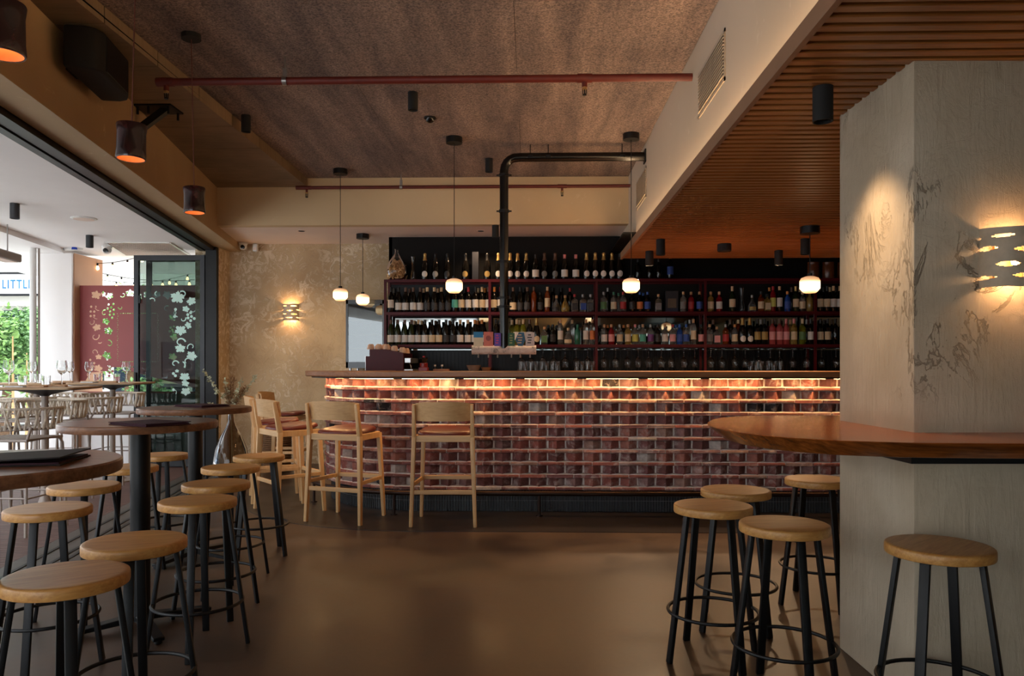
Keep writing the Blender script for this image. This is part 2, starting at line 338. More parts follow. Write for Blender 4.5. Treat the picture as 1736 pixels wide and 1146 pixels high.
    M['glasses'] = dict(dark=bot('dark', rgb(16, 14, 12)), green=bot('green', rgb(30, 40, 18)), olive=bot('olive', rgb(150, 150, 40), .7), clear=bot('clear', rgb(220, 218, 212), .9),
                        rose=bot('rose', rgb(216, 96, 96), .55), amber=bot('amber', rgb(140, 60, 14), .5), bluebot=bot('blue', rgb(40, 80, 160), .4), teal=bot('teal', rgb(60, 130, 104), .4),
                        redbot=bot('red', rgb(150, 26, 36), .4), straw=bot('straw', rgb(214, 178, 96), .7))
_mats()

# ---------------------------------------------------------------- room shell
YW = 9.85; YD = 9.36; YB = 8.547                     # plaster back wall, dark bar wall, front of the dropped beam
ZC, ZK, ZS, ZT = 3.367, 3.268, 2.84, 2.36            # felt ceiling, concrete ceiling, white soffit, slatted ceiling
XB, XL, XS = 1.085, .923, -2.505                     # bulkhead face, cove lip face, edge of the felt ceiling
FX0 = -2.02; PHI = math.atan(.1767); CP, SP = cos(PHI), sin(PHI)
def FW(u, n, z): return (FX0 - u * SP - n * CP, u * CP - n * SP, z)     # along the street front, outward from it, up
def fx(y): return FX0 - .1767 * y
def fbox(mb, u0, u1, n0, n1, z0, z1):
    vs = [FW(u, n, z) for z in (z0, z1) for u, n in ((u0, n0), (u1, n0), (u1, n1), (u0, n1))]
    return mb.add(vs, [(0,1,2,3),(7,6,5,4),(0,4,5,1),(1,5,6,2),(2,6,7,3),(3,7,4,0)])

fl = MB(); fl.add([(fx(-4), -4, 0), (5.0, -4, 0), (5.0, YW, 0), (fx(YW), YW, 0)], [(0, 1, 2, 3)])
floor = struct(fl.build('floor', M['floor_concrete'], smooth=0))

# bar plan: straight front, quarter-round end, return to the back wall
BXR, BXC, BR, BYC = 4.6, -.93, 1.10, 7.66; BYF = BYC - BR; BL1 = BXR - BXC; BL2 = BL1 + BR * PI / 2
def bpt(s, off, z=0.0):
    if s <= BL1: return Vector((BXR - s, BYF - off, z))
    if s <= BL2:
        a = (s - BL1) / BR; return Vector((BXC - (BR + off) * sin(a), BYC - (BR + off) * cos(a), z))
    return Vector((BXC - BR - off, BYC + (s - BL2), z))
def bang(s):                                          # heading of the outward normal: 0 = facing the camera
    return 0 if s <= BL1 else (min((s - BL1) / BR, PI / 2))
BEND = BL2 + .3
def srange(a, b, step):
    n = max(2, int(math.ceil((b - a) / step)) + 1); return [a + (b - a) * i / (n - 1) for i in range(n)]
def sweep(mb, ss, prof):                              # closed profile of (offset, z) swept along the bar
    m = len(prof); vs = []
    for s in ss: vs += [bpt(s, o, z) for o, z in prof]
    fs = []
    for i in range(len(ss) - 1):
        for k in range(m): fs.append((i*m+k, i*m+(k+1)%m, (i+1)*m+(k+1)%m, (i+1)*m+k))
    fs += [tuple(range(m)), tuple(range((len(ss)-1)*m, len(ss)*m))[::-1]]
    return mb.add(vs, fs)
SS = [0, BL1 * .5] + srange(BL1, BL2, .06) + [BEND]
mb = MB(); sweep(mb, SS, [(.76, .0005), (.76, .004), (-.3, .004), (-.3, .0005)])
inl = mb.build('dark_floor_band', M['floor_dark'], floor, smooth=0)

# ---- ceilings
mb = MB(); mb.box(fx(2.75), XB, -4, YB, ZC + .012, ZC + .1); mb.box(XS, XB, 2, YB, ZC + .012, ZC + .1)
ceil = struct(mb.build('ceiling', M['black_matte'], smooth=0))
seams = [-4, -3.06, -1.96, -.86, .24, 1.29, 2.34, 3.39, 4.44, 5.49, 6.54, 7.59, YB]
for i in range(len(seams) - 1):
    y0, y1 = seams[i] + .002, seams[i + 1] - .002; xl = max(XS, fx(y0)) if y1 < 2.7 else XS
    cuts = [xl] + [x for x in ((-1.3, 1.0) if i % 2 else (-.1,)) if x > xl + .2 and x < XB - .1] + [XB]
    for a, b in zip(cuts, cuts[1:]):
        mb = MB(); mb.box(a + .0015, b - .0015, y0, y1, ZC, ZC + .02); mb.build('felt_panel', M['felt'], ceil, smooth=0)
mb = MB(); mb.add([(XS - .02, 2.6, ZK + .03), (XS - .02, YB, ZK + .03), (fx(YB), YB, ZK + .03), (fx(2.6), 2.6, ZK + .03)], [(0, 1, 2, 3)])
cc = struct(mb.build('ceiling_concrete', M['black_matte'], smooth=0))
for i in range(10):
    y0 = 2.51 + .645 * i; y1 = min(y0 + .645, YB)
    if y1 - y0 < .05: continue
    pl = [(fx(y0 + .003) if fx(y0) < XS else XS - .001, y0 + .005), (XS, y0 + .005), (XS, y1 - .005), (fx(y1), y1 - .005)]
    mb = MB(); mb.prism(pl, ZK, ZK + .16); mb.build('concrete_plank', M['concrete'], cc, smooth=0)

mb = MB(); mb.box(-6, 5.2, -4.2, 10.05, 3.5, 3.6); struct(mb.build('light_block_slab', M['black_matte'], smooth=0))  # unseen slab added above the ceilings to stop sky light leaking in
# ---- bulkhead with light cove, slatted ceiling
mb = MB(); mb.box(XB, XB + .1, -4, 7.95, ZT + .036, ZC + .1); mb.box(XB, XB + .1, 7.95, YD, 2.62, ZC + .1); bulk = struct(mb.build('wall_bulkhead', M['bulkhead'], smooth=0))
mb = MB(); mb.box(XL, XL + .022, -4, 7.93, ZT - .002, ZT + .066); mb.box(XL + .022, XB, -4, 7.93, ZT + .037, ZT + .042)
lip = struct(mb.build('trim_1', M['lip'], smooth=0))
led = MB(); led.box(XB - .05, XB - .03, -4, 7.9, ZT + .042, ZT + .052)
tag(led.build('cove_light_strip', M['cove_led'], smooth=0), 'warm glowing light strip hidden in the cove along the bulkhead', 'light strip')
mb = MB(); mb.box(XB + .001, 5.0, -4, 7.95, ZT + .045, ZT + .06); sl = struct(mb.build('ceiling_slatted', M['black_matte'], smooth=0))
sm = MB(); sm.box(-2.03, 2.03, -.0225, .0225, 0, .034); sme = sm.mesh('ceiling_slat', .003, 0)
y = -.6
while y < 7.9:
    o = link('ceiling_slat', sme, M['slat'], sl); o.location = (2.97 + random.uniform(-.0, .004), y, ZT + random.uniform(0, .002)); y += .07
mb = MB(); mb.box(XL + .03, 5.0, 7.93, YD, 2.62, 2.64); mb.box(XB, 5.0, 7.93, 7.96, ZT + .04, 2.64)
struct(mb.build('ceiling_bar_recess', M['black_wall'], smooth=0))

# ---- back wall, beam and white soffit
mb = MB(); mb.box(-4.3, -1.6, YW, YW + .15, 0, ZC); struct(mb.build('wall_back', M['plaster'], smooth=0))
mb = MB(); mb.box(-1.74, 5.0, YD, YD + .1, 0, ZC); mb.box(-1.74, -1.70, YD, YW, 0, ZS); struct(mb.build('wall_bar', M['black_wall'], smooth=0))
mb = MB(); mb.box(fx(YB) - .2, XB, YB, YB + .12, ZS, ZC + .1); struct(mb.build('wall_beam', plaster('beam_plaster', rgb(216, 190, 150), rgb(222, 198, 162), rgb(200, 172, 132), .15, .7, .6), smooth=0))
mb = MB(); mb.box(fx(YB) - .2, XB, YB + .12, YW, ZS, ZS + .05); struct(mb.build('ceiling_soffit', M['soffit'], smooth=0))
mb = MB(); mb.box(-1.73, 5.0, YD - .03, YD, 1.90, 2.25)
for k in range(150): mb.box(-1.72 + k * .0445, -1.72 + k * .0445 + .036, YD - .04, YD - .028, 1.2, 1.455)
mb.box(-1.73, 5.0, YD - .032, YD, 1.2, 1.455); tiles = mb.build('wall_tile_ribs', M['ribbed'], smooth=0); struct(tiles)
mb = MB()
for a, b in ((-1.70, -.5), (-.49, .77), (.78, 2.02), (2.03, 3.3), (3.31, 4.9)): mb.box(a, b, YD - .012, YD, 1.455, 1.895)
mir = mb.build('wall_mirror', M['mirror'], smooth=0); struct(mir)
# ---- right wall, rear wall with windows (behind the camera)
mb = MB(); mb.box(5.0, 5.15, -4, YD, 0, ZC); struct(mb.build('wall_right', M['plaster_smooth'], smooth=0))
mb = MB(); xs = fx(-4) - .3
mb.box(xs, 5.15, -4.15, -4, 0, .8); mb.box(xs, 5.15, -4.15, -4, 2.1, ZC + .1)
wins = [(-1.6, -.9), (.1, .8), (1.8, 2.5), (3.5, 4.2)]
prev = xs
for a, b in wins: mb.box(prev, a, -4.15, -4, .8, 2.1); prev = b
mb.box(prev, 5.15, -4.15, -4, .8, 2.1); struct(mb.build('wall_rear', M['plaster_smooth'], smooth=0))
for i, (a, b) in enumerate(wins):
    mb = MB(); mb.box(a, b, -4.09, -4.08, .8, 2.1); w = struct(mb.build('window_%d' % (i + 1), M['pane'], smooth=0))
    mb = MB()
    for x in (a, (a + b) / 2 - .025, b - .05): mb.box(x, x + .05, -4.11, -4.05, .8, 2.1)
    mb.box(a, b, -4.11, -4.05, .8, .85); mb.box(a, b, -4.11, -4.05, 2.05, 2.1); mb.build('window_frame', M['frame_grey'], w, smooth=0)

# ---- street front: header, track, terrace ceiling, deck
ZH = 2.743
mb = MB(); fbox(mb, -5, 10.3, 0, .246, ZH, ZC + .1); struct(mb.build('wall_front_header', M['plaster_smooth'], smooth=0))
mb = MB(); fbox(mb, -5, 9.95, .246, .30, ZH - .045, ZH); fbox(mb, -5, 9.95, .31, .36, ZH - .035, ZH); fbox(mb, -5, 9.95, .37, .433, ZH - .045, ZH); fbox(mb, -5, 9.95, .246, .433, ZH - .012, ZH + .2)
struct(mb.build('trim_2', M['black_metal'], smooth=0))
mb = MB(); fbox(mb, -5, 12.5, .433, 2.09, ZH - .02, ZH + .1); fbox(mb, -5, 12.5, 2.09, 2.2, ZH - .08, ZH + .1); fbox(mb, -5, 12.5, 2.2, 3.6, ZH - .075, ZH + .1)
struct(mb.build('ceiling_terrace', M['white_paint'], smooth=0))
mb = MB(); fbox(mb, -5, 9.9, .0, .43, -.02, .004); thr = struct(mb.build('trim_3', M['steel'], smooth=0)); thr.data.materials[0] = plain('threshold_grey', rgb(84, 80, 76), .5, .2, .1, 12)
for n0, n1 in ((.10, .125), (.16, .185), (.30, .325)):
    mb = MB(); fbox(mb, -5, 9.9, n0, n1, .003, .009); mb.build('track_rail', M['black_metal'], thr, smooth=0)
mb = MB(); fbox(mb, -5, 10.2, .43, 3.6, -.12, -.03); dk = struct(mb.build('floor_terrace', M['black_matte'], smooth=0))
for i in range(92):
    u0 = -2.6 + i * .138; mb = MB(); fbox(mb, u0, u0 + .063, .44, 3.55, -.03, 0); fbox(mb, u0 + .069, u0 + .132, .44, 3.55, -.03, 0); mb.build('deck_board', M['deck'], dk, smooth=0)
mb = MB(); mb.add([(-90, -30, -.14), (60, -30, -.14), (60, 120, -.14), (-90, 120, -.14)], [(0, 1, 2, 3)]); struct(mb.build('ground_street', M['street'], smooth=0))

# ---- plaster column
def cbox(mb, x0, x1, y0, y1, z0, z1):
    vs = [(*R2(x, yy), z) for z in (z0, z1) for x, yy in ((x0, y0), (x1, y0), (x1, y1), (x0, y1))]
    return mb.add(vs, [(0,3,2,1),(4,5,6,7),(0,1,5,4),(1,2,6,5),(2,3,7,6),(3,0,4,7)])
mb = MB(); cbox(mb, 1.4575, 2.22, 2.782, 3.414, 0, ZT + .03); struct(mb.build('column', M['column'], bevel=.006, seg=2, smooth=30))

# ================================================================ BAR
bar = thing('brick_bar', 'long curved bar front of sawtooth red bricks and thin projecting courses', 'bar', (0, 0, 0))
Z0 = .195; DZ = (1.154 - Z0) / 9; TPH = .026; PIT = .155
def brick_mesh(seed, a, h):
    rnd = random.Random(seed); m = MB(); k = a / 2
    m.box(-k, k, -k, k, 0, h); me = m.mesh('brick', .006, 50, 2)
    for v in me.vertices: v.co += Vector((rnd.uniform(-1, 1), rnd.uniform(-1, 1), rnd.uniform(-1, 1))) * .0016
    return me
bms = [brick_mesh(i, .1045, DZ - TPH - .009) for i in range(6)]
tms = []
for i in range(5):
    m = MB(); m.box(-.113, .113, -.055, .055, 0, TPH); me = m.mesh('thin_brick', .004, 50, 2); rnd = random.Random(40 + i)
    for v in me.vertices: v.co += Vector((rnd.uniform(-1, 1), rnd.uniform(-1, 1), rnd.uniform(-.6, .6))) * .0022
    tms.append(me)
s_lo = BXR - 2.98; s_hi = BL2 - .05                    # the part of the bar the photograph shows
mass = MB(); half = .1045 / math.sqrt(2); cnt = 0
for c in range(9):
    zb = Z0 + c * DZ + TPH + .004; s = .04
    while s < BEND - .08:
        a = bang(s); p = bpt(s, -half - .006, zb)
        if s_lo <= s <= s_hi:
            o = link('brick', bms[random.randrange(6)], M['brick'], bar); o.location = p; o.rotation_euler = (random.uniform(-.012, .012), random.uniform(-.012, .012), PI / 4 - a + random.uniform(-.03, .03)); cnt += 1
        else:
            mm = Matrix.Translation(p) @ Matrix.Rotation(PI / 4 - a, 4, 'Z'); k = .052
            vs = [mm @ Vector(q) for q in ((-k,-k,0),(k,-k,0),(k,k,0),(-k,k,0),(-k,-k,DZ-TPH-.009),(k,-k,DZ-TPH-.009),(k,k,DZ-TPH-.009),(-k,k,DZ-TPH-.009))]
            mass.add(vs, [(0,3,2,1),(4,5,6,7),(0,1,5,4),(1,2,6,5),(2,3,7,6),(3,0,4,7)])
        s += PIT
    s = .06 + (c % 3) * .078
    while s < BEND - .1:
        a = bang(s); p = bpt(s, -.056 + random.uniform(-.003, .004), Z0 + c * DZ)
        if s_lo - .1 <= s <= s_hi + .05:
            o = link('thin_brick', tms[random.randrange(5)], M['brick'], bar); o.location = p; o.rotation_euler = (random.uniform(-.01, .01), random.uniform(-.008, .008), -a + random.uniform(-.015, .015))
        else:
            mm = Matrix.Translation(p) @ Matrix.Rotation(-a, 4, 'Z')
            vs = [mm @ Vector((x, yy, z)) for z in (0, TPH) for x, yy in ((-.113,-.055),(.113,-.055),(.113,.055),(-.113,.055))]
            mass.add(vs, [(0,3,2,1),(4,5,6,7),(0,1,5,4),(1,2,6,5),(2,3,7,6),(3,0,4,7)])
        s += .234 if s <= BL1 else .226
tag(mass.build('brick_remainder', M['brick_mass'], bar, smooth=0), kind='stuff')
# mortar core: a sawtooth wall behind the bricks and a bed on every thin course
mo = MB(); ss = []; s = .04 - PIT / 2
while s < BEND: ss += [(s, -.083), (s + PIT / 2, -.026)]; s += PIT
for c in range(9):
    zb = Z0 + c * DZ; n = len(ss); vs = []
    for s, o in ss: vs += [bpt(max(s, 0), o, zb), bpt(max(s, 0), o, zb + DZ)]
    mo.add(vs, [(2*i, 2*i+2, 2*i+3, 2*i+1) for i in range(n - 1)])
    sweep(mo, SS, [(-.010, zb + TPH - .002), (-.016, zb + TPH + .007), (-.2, zb + TPH + .009), (-.2, zb + TPH - .002)])
    sweep(mo, SS, [(-.012, zb + .004), (-.012, zb + TPH - .004), (-.14, zb + TPH - .004), (-.14, zb + .004)])
mo.build('mortar', M['mortar'], bar, smooth=0)
# kick of dark finger tiles
gr = MB(); sweep(gr, SS, [(-.064, 0), (-.064, Z0), (-.2, Z0), (-.2, 0)]); gr.build('kick_grout', M['grout'], bar, smooth=0)
kt = MB(); s = .02
while s < BEND - .02:
    for z0, z1 in ((.004, .094), (.098, .188)):
        w = .0105; pts = [bpt(s - w, -.064), bpt(s - w * .6, -.058), bpt(s + w * .6, -.058), bpt(s + w, -.064)]
        vs = [(p.x, p.y, z) for z in (z0, z1) for p in pts]; kt.add(vs, [(0,1,5,4),(1,2,6,5),(2,3,7,6),(4,5,6,7),(3,2,1,0)])
    s += .0235
tag(kt.build('kick_tiles', M['kit_tile'], bar, smooth=0), kind='stuff')
# counter top with dark underplate and light strip
ct = thing('timber_counter', 'long timber bar top curving over the brick bar', 'counter')
mb = MB(); sweep(mb, SS, [(.18, 1.166), (.184, 1.172), (.184, 1.207), (.18, 1.213), (-.62, 1.213), (-.62, 1.163), (.176, 1.163)]); mb.build('timber_top', M['bar_wood'], ct, smooth=30)
mb = MB(); sweep(mb, SS, [(.125, 1.150), (.125, 1.1625), (-.5, 1.1625), (-.5, 1.150)]); mb.build('under_plate', M['black_metal'], ct, smooth=0)
s = .05
while s < BEND - .45:
    mb = MB(); sweep(mb, srange(s, s + .44, .06), [(.042, 1.1482), (.042, 1.1499), (.058, 1.1499), (.058, 1.1482)]); mb.build('light_strip', M['led'], ct, smooth=0); s += .52
# foot rail
fr = thing('foot_rail', 'dark bronze foot rail pipe running along the bottom of the bar', 'rail')
mb = MB(); mb.tube([bpt(s, .14, .19) for s in [0, 1, 2, 3, 4] + srange(BL1 - .1, BL2, .07) + [BL2 + .2]], .021, 12); mb.build('rail_pipe', M['bronze'], fr)
for s in (.6, 1.9, 3.05, BXR - P(914, 700, BYF).x, BL1 + .2, BL1 + 1.15):
    p = bpt(s, .14); mb = MB(); mb.cyl(p, .012, 0.004, .175, 10); mb.cyl(p, .03, .004, .012, 14)
    mb.build('rail_post', M['bronze'], fr)

# ================================================================ SEATING
def make_stool():
    t = thing('bar_stool', 'x', 'stool'); r = .166
    m = MB(); m.lathe([(0, .622), (r - .02, .622), (r - .006, .622), (r - .0012, .6242), (r, .628), (r, .639), (r, .650), (r - .0018, .6545), (r - .006, .657), (r - .016, .6575), (r - .05, .6575), (0, .6575)], 48); m.build('seat', M['stool_wood'], t, smooth=40)
    for k in range(4):
        a = PI / 2 * k; d = Vector((cos(a), sin(a), 0)); m = MB()
        m.bar(d * .213, d * .128 + Vector((0, 0, .622)), .031, .017, d); m.build('leg', M['black_metal'], t, bevel=.003, seg=2)
    m = MB(); m.tube([(cos(2*PI*k/40) * .190, sin(2*PI*k/40) * .190, .2) for k in range(40)], .0075, 8, closed=True); m.build('foot_ring', M['black_metal'], t)
    m = MB(); m.bar((-.12, 0, .616), (.12, 0, .616), .03, .01); m.bar((0, -.12, .616), (0, .12, .616), .03, .01); m.build('seat_bracket', M['black_metal'], t)
    return t
def circ(l, r, z, rad):                               # plan position of a disc from its left and right picture limits
    X, Y = 0.0, 3.0; mid = (l + r) / 2; w = r - l
    for _ in range(40):
        den = Y * Y - rad * rad; c = X * Y / den; h = rad * math.sqrt(X * X + Y * Y - rad * rad) / den
        Y *= 2 * h * F / w; X += (mid - PX0 - F * c) / F * Y
    return X, Y
STOOLS = [  # plan position in view axes, turn, label
 (circ(1141.8, 1277, .657, .166), 20, 'oak topped stool under the timber slab, leftmost seat of that cluster'),
 (circ(1252.1, 1409.6, .657, .166), 8, 'oak topped stool nearest the camera in the cluster under the timber slab'),
 (circ(1187.3, 1308.4, .657, .166), 30, 'oak topped stool half hidden behind another under the timber slab'),
 (circ(1329.8, 1444, .657, .166), 12, 'oak topped stool partly cut off by the plaster column edge, in front of the bar'),
 ((( 1592 - PX0) / F * 2.56, 2.56), 45, 'oak topped stool alone in front of the plaster column'),
 (circ(-6, 222, .657, .166), 36, 'oak topped stool nearest the camera on the street side, beside the closest round table'),
 (circ(134.8, 318.3, .657, .166), 20, 'oak topped stool before the black leg of the middle round table'),
 (circ(266.2, 402.4, .657, .166), 14, 'oak topped stool right of the middle round table, nearest of four in a row'),
 (circ(306.8, 424.6, .657, .166), 40, 'oak topped stool second in the row right of the round tables'),
 (circ(340, 440.6, .657, .166), 22, 'oak topped stool third in the row right of the round tables'),
 (circ(394.5, 483, .657, .166), 70, 'oak topped stool at the far end of the row beside the bar chairs'),
 (circ(77.7, 205.8, .657, .166), 30, 'oak topped stool directly behind the edge of the closest round table, by the door track'),
 (circ(2, 158, .657, .166), 10, 'pale grained oak stool tucked under the closest round table'),
 (circ(164, 269.5, .657, .166), 50, 'oak topped stool half hidden behind the black leg of the middle round table'),
 (circ(230, 321, .657, .166), 15, 'oak topped stool in front of the folded glass door')]
st0 = make_stool()
for i, ((x, y), a, lb) in enumerate(STOOLS):
    o = st0 if i == 0 else copy_tree(st0)
    o.location = (*R2(x, y), 0); o.rotation_euler = (0, 0, math.radians(a)); tag(o, lb, 'stool', 'oak topped stools')

def make_table():
    t = thing('round_table', 'x', 'table'); r = .352; zt = .986
    m = MB(); m.lathe([(0, zt - .036), (r - .004, zt - .036), (r, zt - .03), (r, zt - .005), (r - .004, zt - .0004), (r - .014, zt), (r - .05, zt), (0, zt)], 72); m.build('table_top', M['table_wood'], t, smooth=40)
    m = MB(); m.cyl((0, 0), .045, .03, zt - .036, 28); m.build('pole', M['black_metal'], t)
    m = MB(); m.box(-.1, .1, -.1, .1, zt - .044, zt - .036); m.build('top_plate', M['black_metal'], t)
    for k in range(4):
        a = PI / 2 * k + .5; d = Vector((cos(a), sin(a), 0)); m = MB()
        m.bar(d * .02 + Vector((0, 0, .045)), d * .33 + Vector((0, 0, .022)), .06, .03, (0, 0, 1), .05, .018); m.cyl(d * .315, .018, 0.0, .02, 12); m.build('foot', M['black_metal'], t, bevel=.003)
    return t
tb0 = make_table(); TABLES = []
for i, (x, y, a, lb) in enumerate(((*circ(94.1, 369.9, .986, .352), 12, 'round walnut topped bar table in the middle of the row, with a purple menu'),
                                   (*circ(230, 427, .986, .352), 40, 'round walnut topped bar table farthest away, in front of the glass door'),
                                   (-1.47, 2.12, -20, 'round walnut topped bar table nearest the camera, cut by the frame, with a black menu'))):
    o = tb0 if i == 0 else copy_tree(tb0); X, Y = R2(x, y); o.location = (X, Y, 0); o.rotation_euler = (0, 0, math.radians(a))
    tag(o, lb, 'table', 'round bar tables'); TABLES.append((X, Y))
def menu(x, y, rz, m, lb, w=.30, d=.215, open_=.01):
    t = thing('menu', lb, 'menu', (x, y, .9865), rz, 'menus on the tables')
    mb = MB(); mb.box(-w/2, w/2, -d/2, d/2, 0, .0035); mb.build('back_cover', m, t, bevel=.001)
    mb = MB(); mb.box(-w/2 + .005, w/2 - .006, -d/2 + .006, d/2 - .006, .0035, .0075); mb.build('pages', M['menu'], t)
    mb = MB(); mb.add([(-w/2, -d/2, .008), (w/2, -d/2, .008 + open_), (w/2, d/2, .008 + open_), (-w/2, d/2, .008), (-w/2, -d/2, .0115), (w/2, -d/2, .0115 + open_), (w/2, d/2, .0115 + open_), (-w/2, d/2, .0115)],
                      [(0,3,2,1),(4,5,6,7),(0,1,5,4),(1,2,6,5),(2,3,7,6),(3,0,4,7)]); mb.build('front_cover', m, t)
p = PZ(254, 719.5, .986); menu(p.x, p.y, math.radians(-32), M['menu'], 'closed purple menu lying on the middle round table', .30, .22, .002)
p = PZ(343, 689, .986); menu(p.x, p.y, math.radians(-32), M['menu'], 'closed purple menu lying on the farthest round table', .30, .22, .002)
p = PZ(30, 783, .986); menu(p.x, p.y, math.radians(12), M['menu_black'], 'black menu with gaping cover lying on the nearest round table', .3, .23, .012)

def make_chair():
    t = thing('bar_chair', 'x', 'chair')
    for sx in (-1, 1):
        m = MB(); m.bar((sx*.25, -.215, 0), (sx*.228, -.185, .70), .026, .034, (0, 1, 0), .032, .046); m.bar((sx*.228, -.185, .698), (sx*.226, -.235, .955), .032, .046, (0, 1, 0), .022, .03)
        m.build('rear_leg', M['ash'], t, bevel=.004, seg=2)
        m = MB(); m.bar((sx*.222, .215, 0), (sx*.198, .175, .70), .026, .03, (0, 1, 0), .034, .04); m.build('front_leg', M['ash'], t, bevel=.004, seg=2)
        m = MB(); m.bar((sx*.222, -.18, .685), (sx*.2, .17, .685), .024, .05); m.build('seat_rail', M['ash'], t, bevel=.003)
        m = MB(); m.bar((sx*.238, -.2, .325), (sx*.212, .195, .325), .016, .03); m.build('stretcher', M['ash'], t, bevel=.003)
    m = MB(); m.bar((-.225, -.185, .685), (.225, -.185, .685), .024, .05); m.build('seat_rail', M['ash_flat'], t, bevel=.003)
    m = MB(); m.bar((-.195, .172, .685), (.195, .172, .685), .024, .05); m.build('seat_rail', M['ash_flat'], t, bevel=.003)
    m = MB(); m.bar((-.24, -.203, .27), (.24, -.203, .27), .016, .034); m.build('stretcher', M['ash_flat'], t, bevel=.003)
    m = MB(); m.bar((-.21, .2, .33), (.21, .2, .33), .022, .034); m.build('foot_rest', M['ash_flat'], t, bevel=.003)
    # wrapped plywood back
    vs = []; fs = []; nu, nv = 20, 8
    for s in (0, 1):
        for j in range(nv + 1):
            for i in range(nu + 1):
                u = -1 + 2 * i / nu; v = j / nv; e = 1 - .10 * abs(u) ** 6
                x = .226 * u * (1 + .03 * v); yy = -.268 + .085 * u * u - .02 * v + (.012 if s else 0)
                z = .826 + (.976 - .826) * (.5 + (v - .5) * (1 - .16 * abs(u) ** 5)) - .008 * u * u
                vs.append((x, yy, z))
    o = (nu + 1) * (nv + 1)
    for s in (0, 1):
        for j in range(nv):
            for i in range(nu):
                q = s * o + j * (nu + 1) + i; f = (q, q + 1, q + nu + 2, q + nu + 1); fs.append(f if s == 0 else f[::-1])
    ring = [i for i in range(nu + 1)] + [j * (nu + 1) + nu for j in range(1, nv + 1)] + [nv * (nu + 1) + i for i in range(nu - 1, -1, -1)] + [j * (nu + 1) for j in range(nv - 1, 0, -1)]
    for k in range(len(ring)): a, b = ring[k], ring[(k + 1) % len(ring)]; fs.append((a, b, b + o, a + o))
    m = MB(); m.add(vs, fs); m.build('backrest', M['ash_flat'], t, smooth=50)
    # leather pad
    vs = []; fs = []; N = 40; prof = [(.0, .708), (.90, .708), (1.0, .72), (1.0, .732), (.94, .745), (.8, .750), (.4, .748), (0, .746)]
    for k_, (q, z) in enumerate(prof):
        for i in range(N):
            a = 2 * PI * i / N; c, s_ = cos(a), sin(a); e = 2 / 3.2
            x = math.copysign(abs(c) ** e, c) * (.218 if s_ < 0 else .205); yy = math.copysign(abs(s_) ** e, s_) * .2
            zz = z + (.012 * (yy / .2) if q > .5 else 0)
            vs.append((x * q, yy * q + .012, zz))
    for k_ in range(len(prof) - 1):
        for i in range(N): fs.append((k_*N+i, k_*N+(i+1)%N, (k_+1)*N+(i+1)%N, (k_+1)*N+i))
    m = MB(); m.add(vs, fs); m.build('seat_pad', M['leather'], t, smooth=60)
    return t
ch0 = make_chair()
for i, (x, y, a, lb) in enumerate(((-.535, 6.17, 1, 'pale timber bar chair with oxblood seat standing squarely before the straight brick front'),
        (-1.355, 6.30, -18, 'pale timber bar chair with oxblood seat at the curve, second chair from the straight front'),
        (-1.93, 6.68, -50, 'pale timber bar chair turned side-on at the bar end, behind the stool row'),
        (-2.24, 7.27, -68, 'pale timber bar chair mostly hidden, second from the plaster wall'),
        (-2.50, 8.45, -88, 'pale timber bar chair farthest back, beside the plaster wall and woven basket'))):
    o = ch0 if i == 0 else copy_tree(ch0); o.location = (*R2(x, y), .004); o.rotation_euler = (0, 0, math.radians(a)); tag(o, lb, 'chair', 'timber bar chairs')

# slab table around the column
side = [(.795, 3.03), (.80, 2.90), (.82, 2.79), (.866, 2.68), (.93, 2.585), (1.05, 2.48), (1.25, 2.405), (1.55, 2.382), (2.0, 2.38), (2.9, 2.38)]
far = [(2.9, 3.77), (1.5, 3.77), (1.3, 3.765), (1.13, 3.72), (1.0, 3.62), (.9, 3.46), (.83, 3.27), (.80, 3.14)]
poly = [R2(*p) for p in side + far]
slab = thing('slab_table', 'thick glossy timber slab table wrapped around the plaster column', 'table', (0, 0, 0))
mb = MB(); mb.prism(poly, .957, 1.012, .07); mb.build('slab_top', M['slab'], slab, bevel=.003, smooth=30)
mb = MB(); cbox(mb, 1.44, 2.24, 2.765, 3.43, .90, .957); mb.build('support_collar', M['black_metal'], slab)

# ================================================================ BACK BAR
YF, YK = 9.05, 9.33
rack = thing('bottle_rack', 'long burgundy steel bottle rack with three shelves on the dark wall', 'shelf')
SHZ = (2.287, 1.90, 1.5145); UPX = [-1.727, -.487, .773, 2.047, 3.327, 4.6]
for z in SHZ:
    m = MB(); m.box(UPX[0], 4.95, YF + .004, YK, z - .012, z); m.box(UPX[0], 4.95, YF, YF + .006, z - .034, z); m.box(UPX[0], 4.95, YK - .006, YK, z - .034, z); m.build('shelf_board', M['burgundy'], rack, smooth=0)
for x in UPX:
    for yy in (YF - .002, YK - .028):
        m = MB(); m.box(x - .014, x + .014, yy, yy + .028, 1.195, SHZ[0] - .001); m.build('upright', M['burgundy'], rack, smooth=0)
m = MB(); m.box(UPX[0], 4.95, 9.08, 9.1, 1.470, 1.478); m.box(UPX[0], 4.95, 9.20, 9.22, 1.470, 1.478); m.build('glass_rail', M['black_metal'], rack, smooth=0)
bc = thing('back_counter', 'dark service counter behind the bar under the bottle rack', 'counter')
m = MB(); m.box(-2.15, 4.95, 8.35, YD - .045, 1.155, 1.195); m.box(-2.15, -1.76, 8.35, YW - .02, 1.155, 1.195); m.build('worktop', M['bar_wood'], bc, smooth=0)
m = MB(); m.box(-2.1, 4.9, 8.42, YD - .06, 0.01, 1.155); m.build('carcass', M['black_matte'], bc, smooth=0)

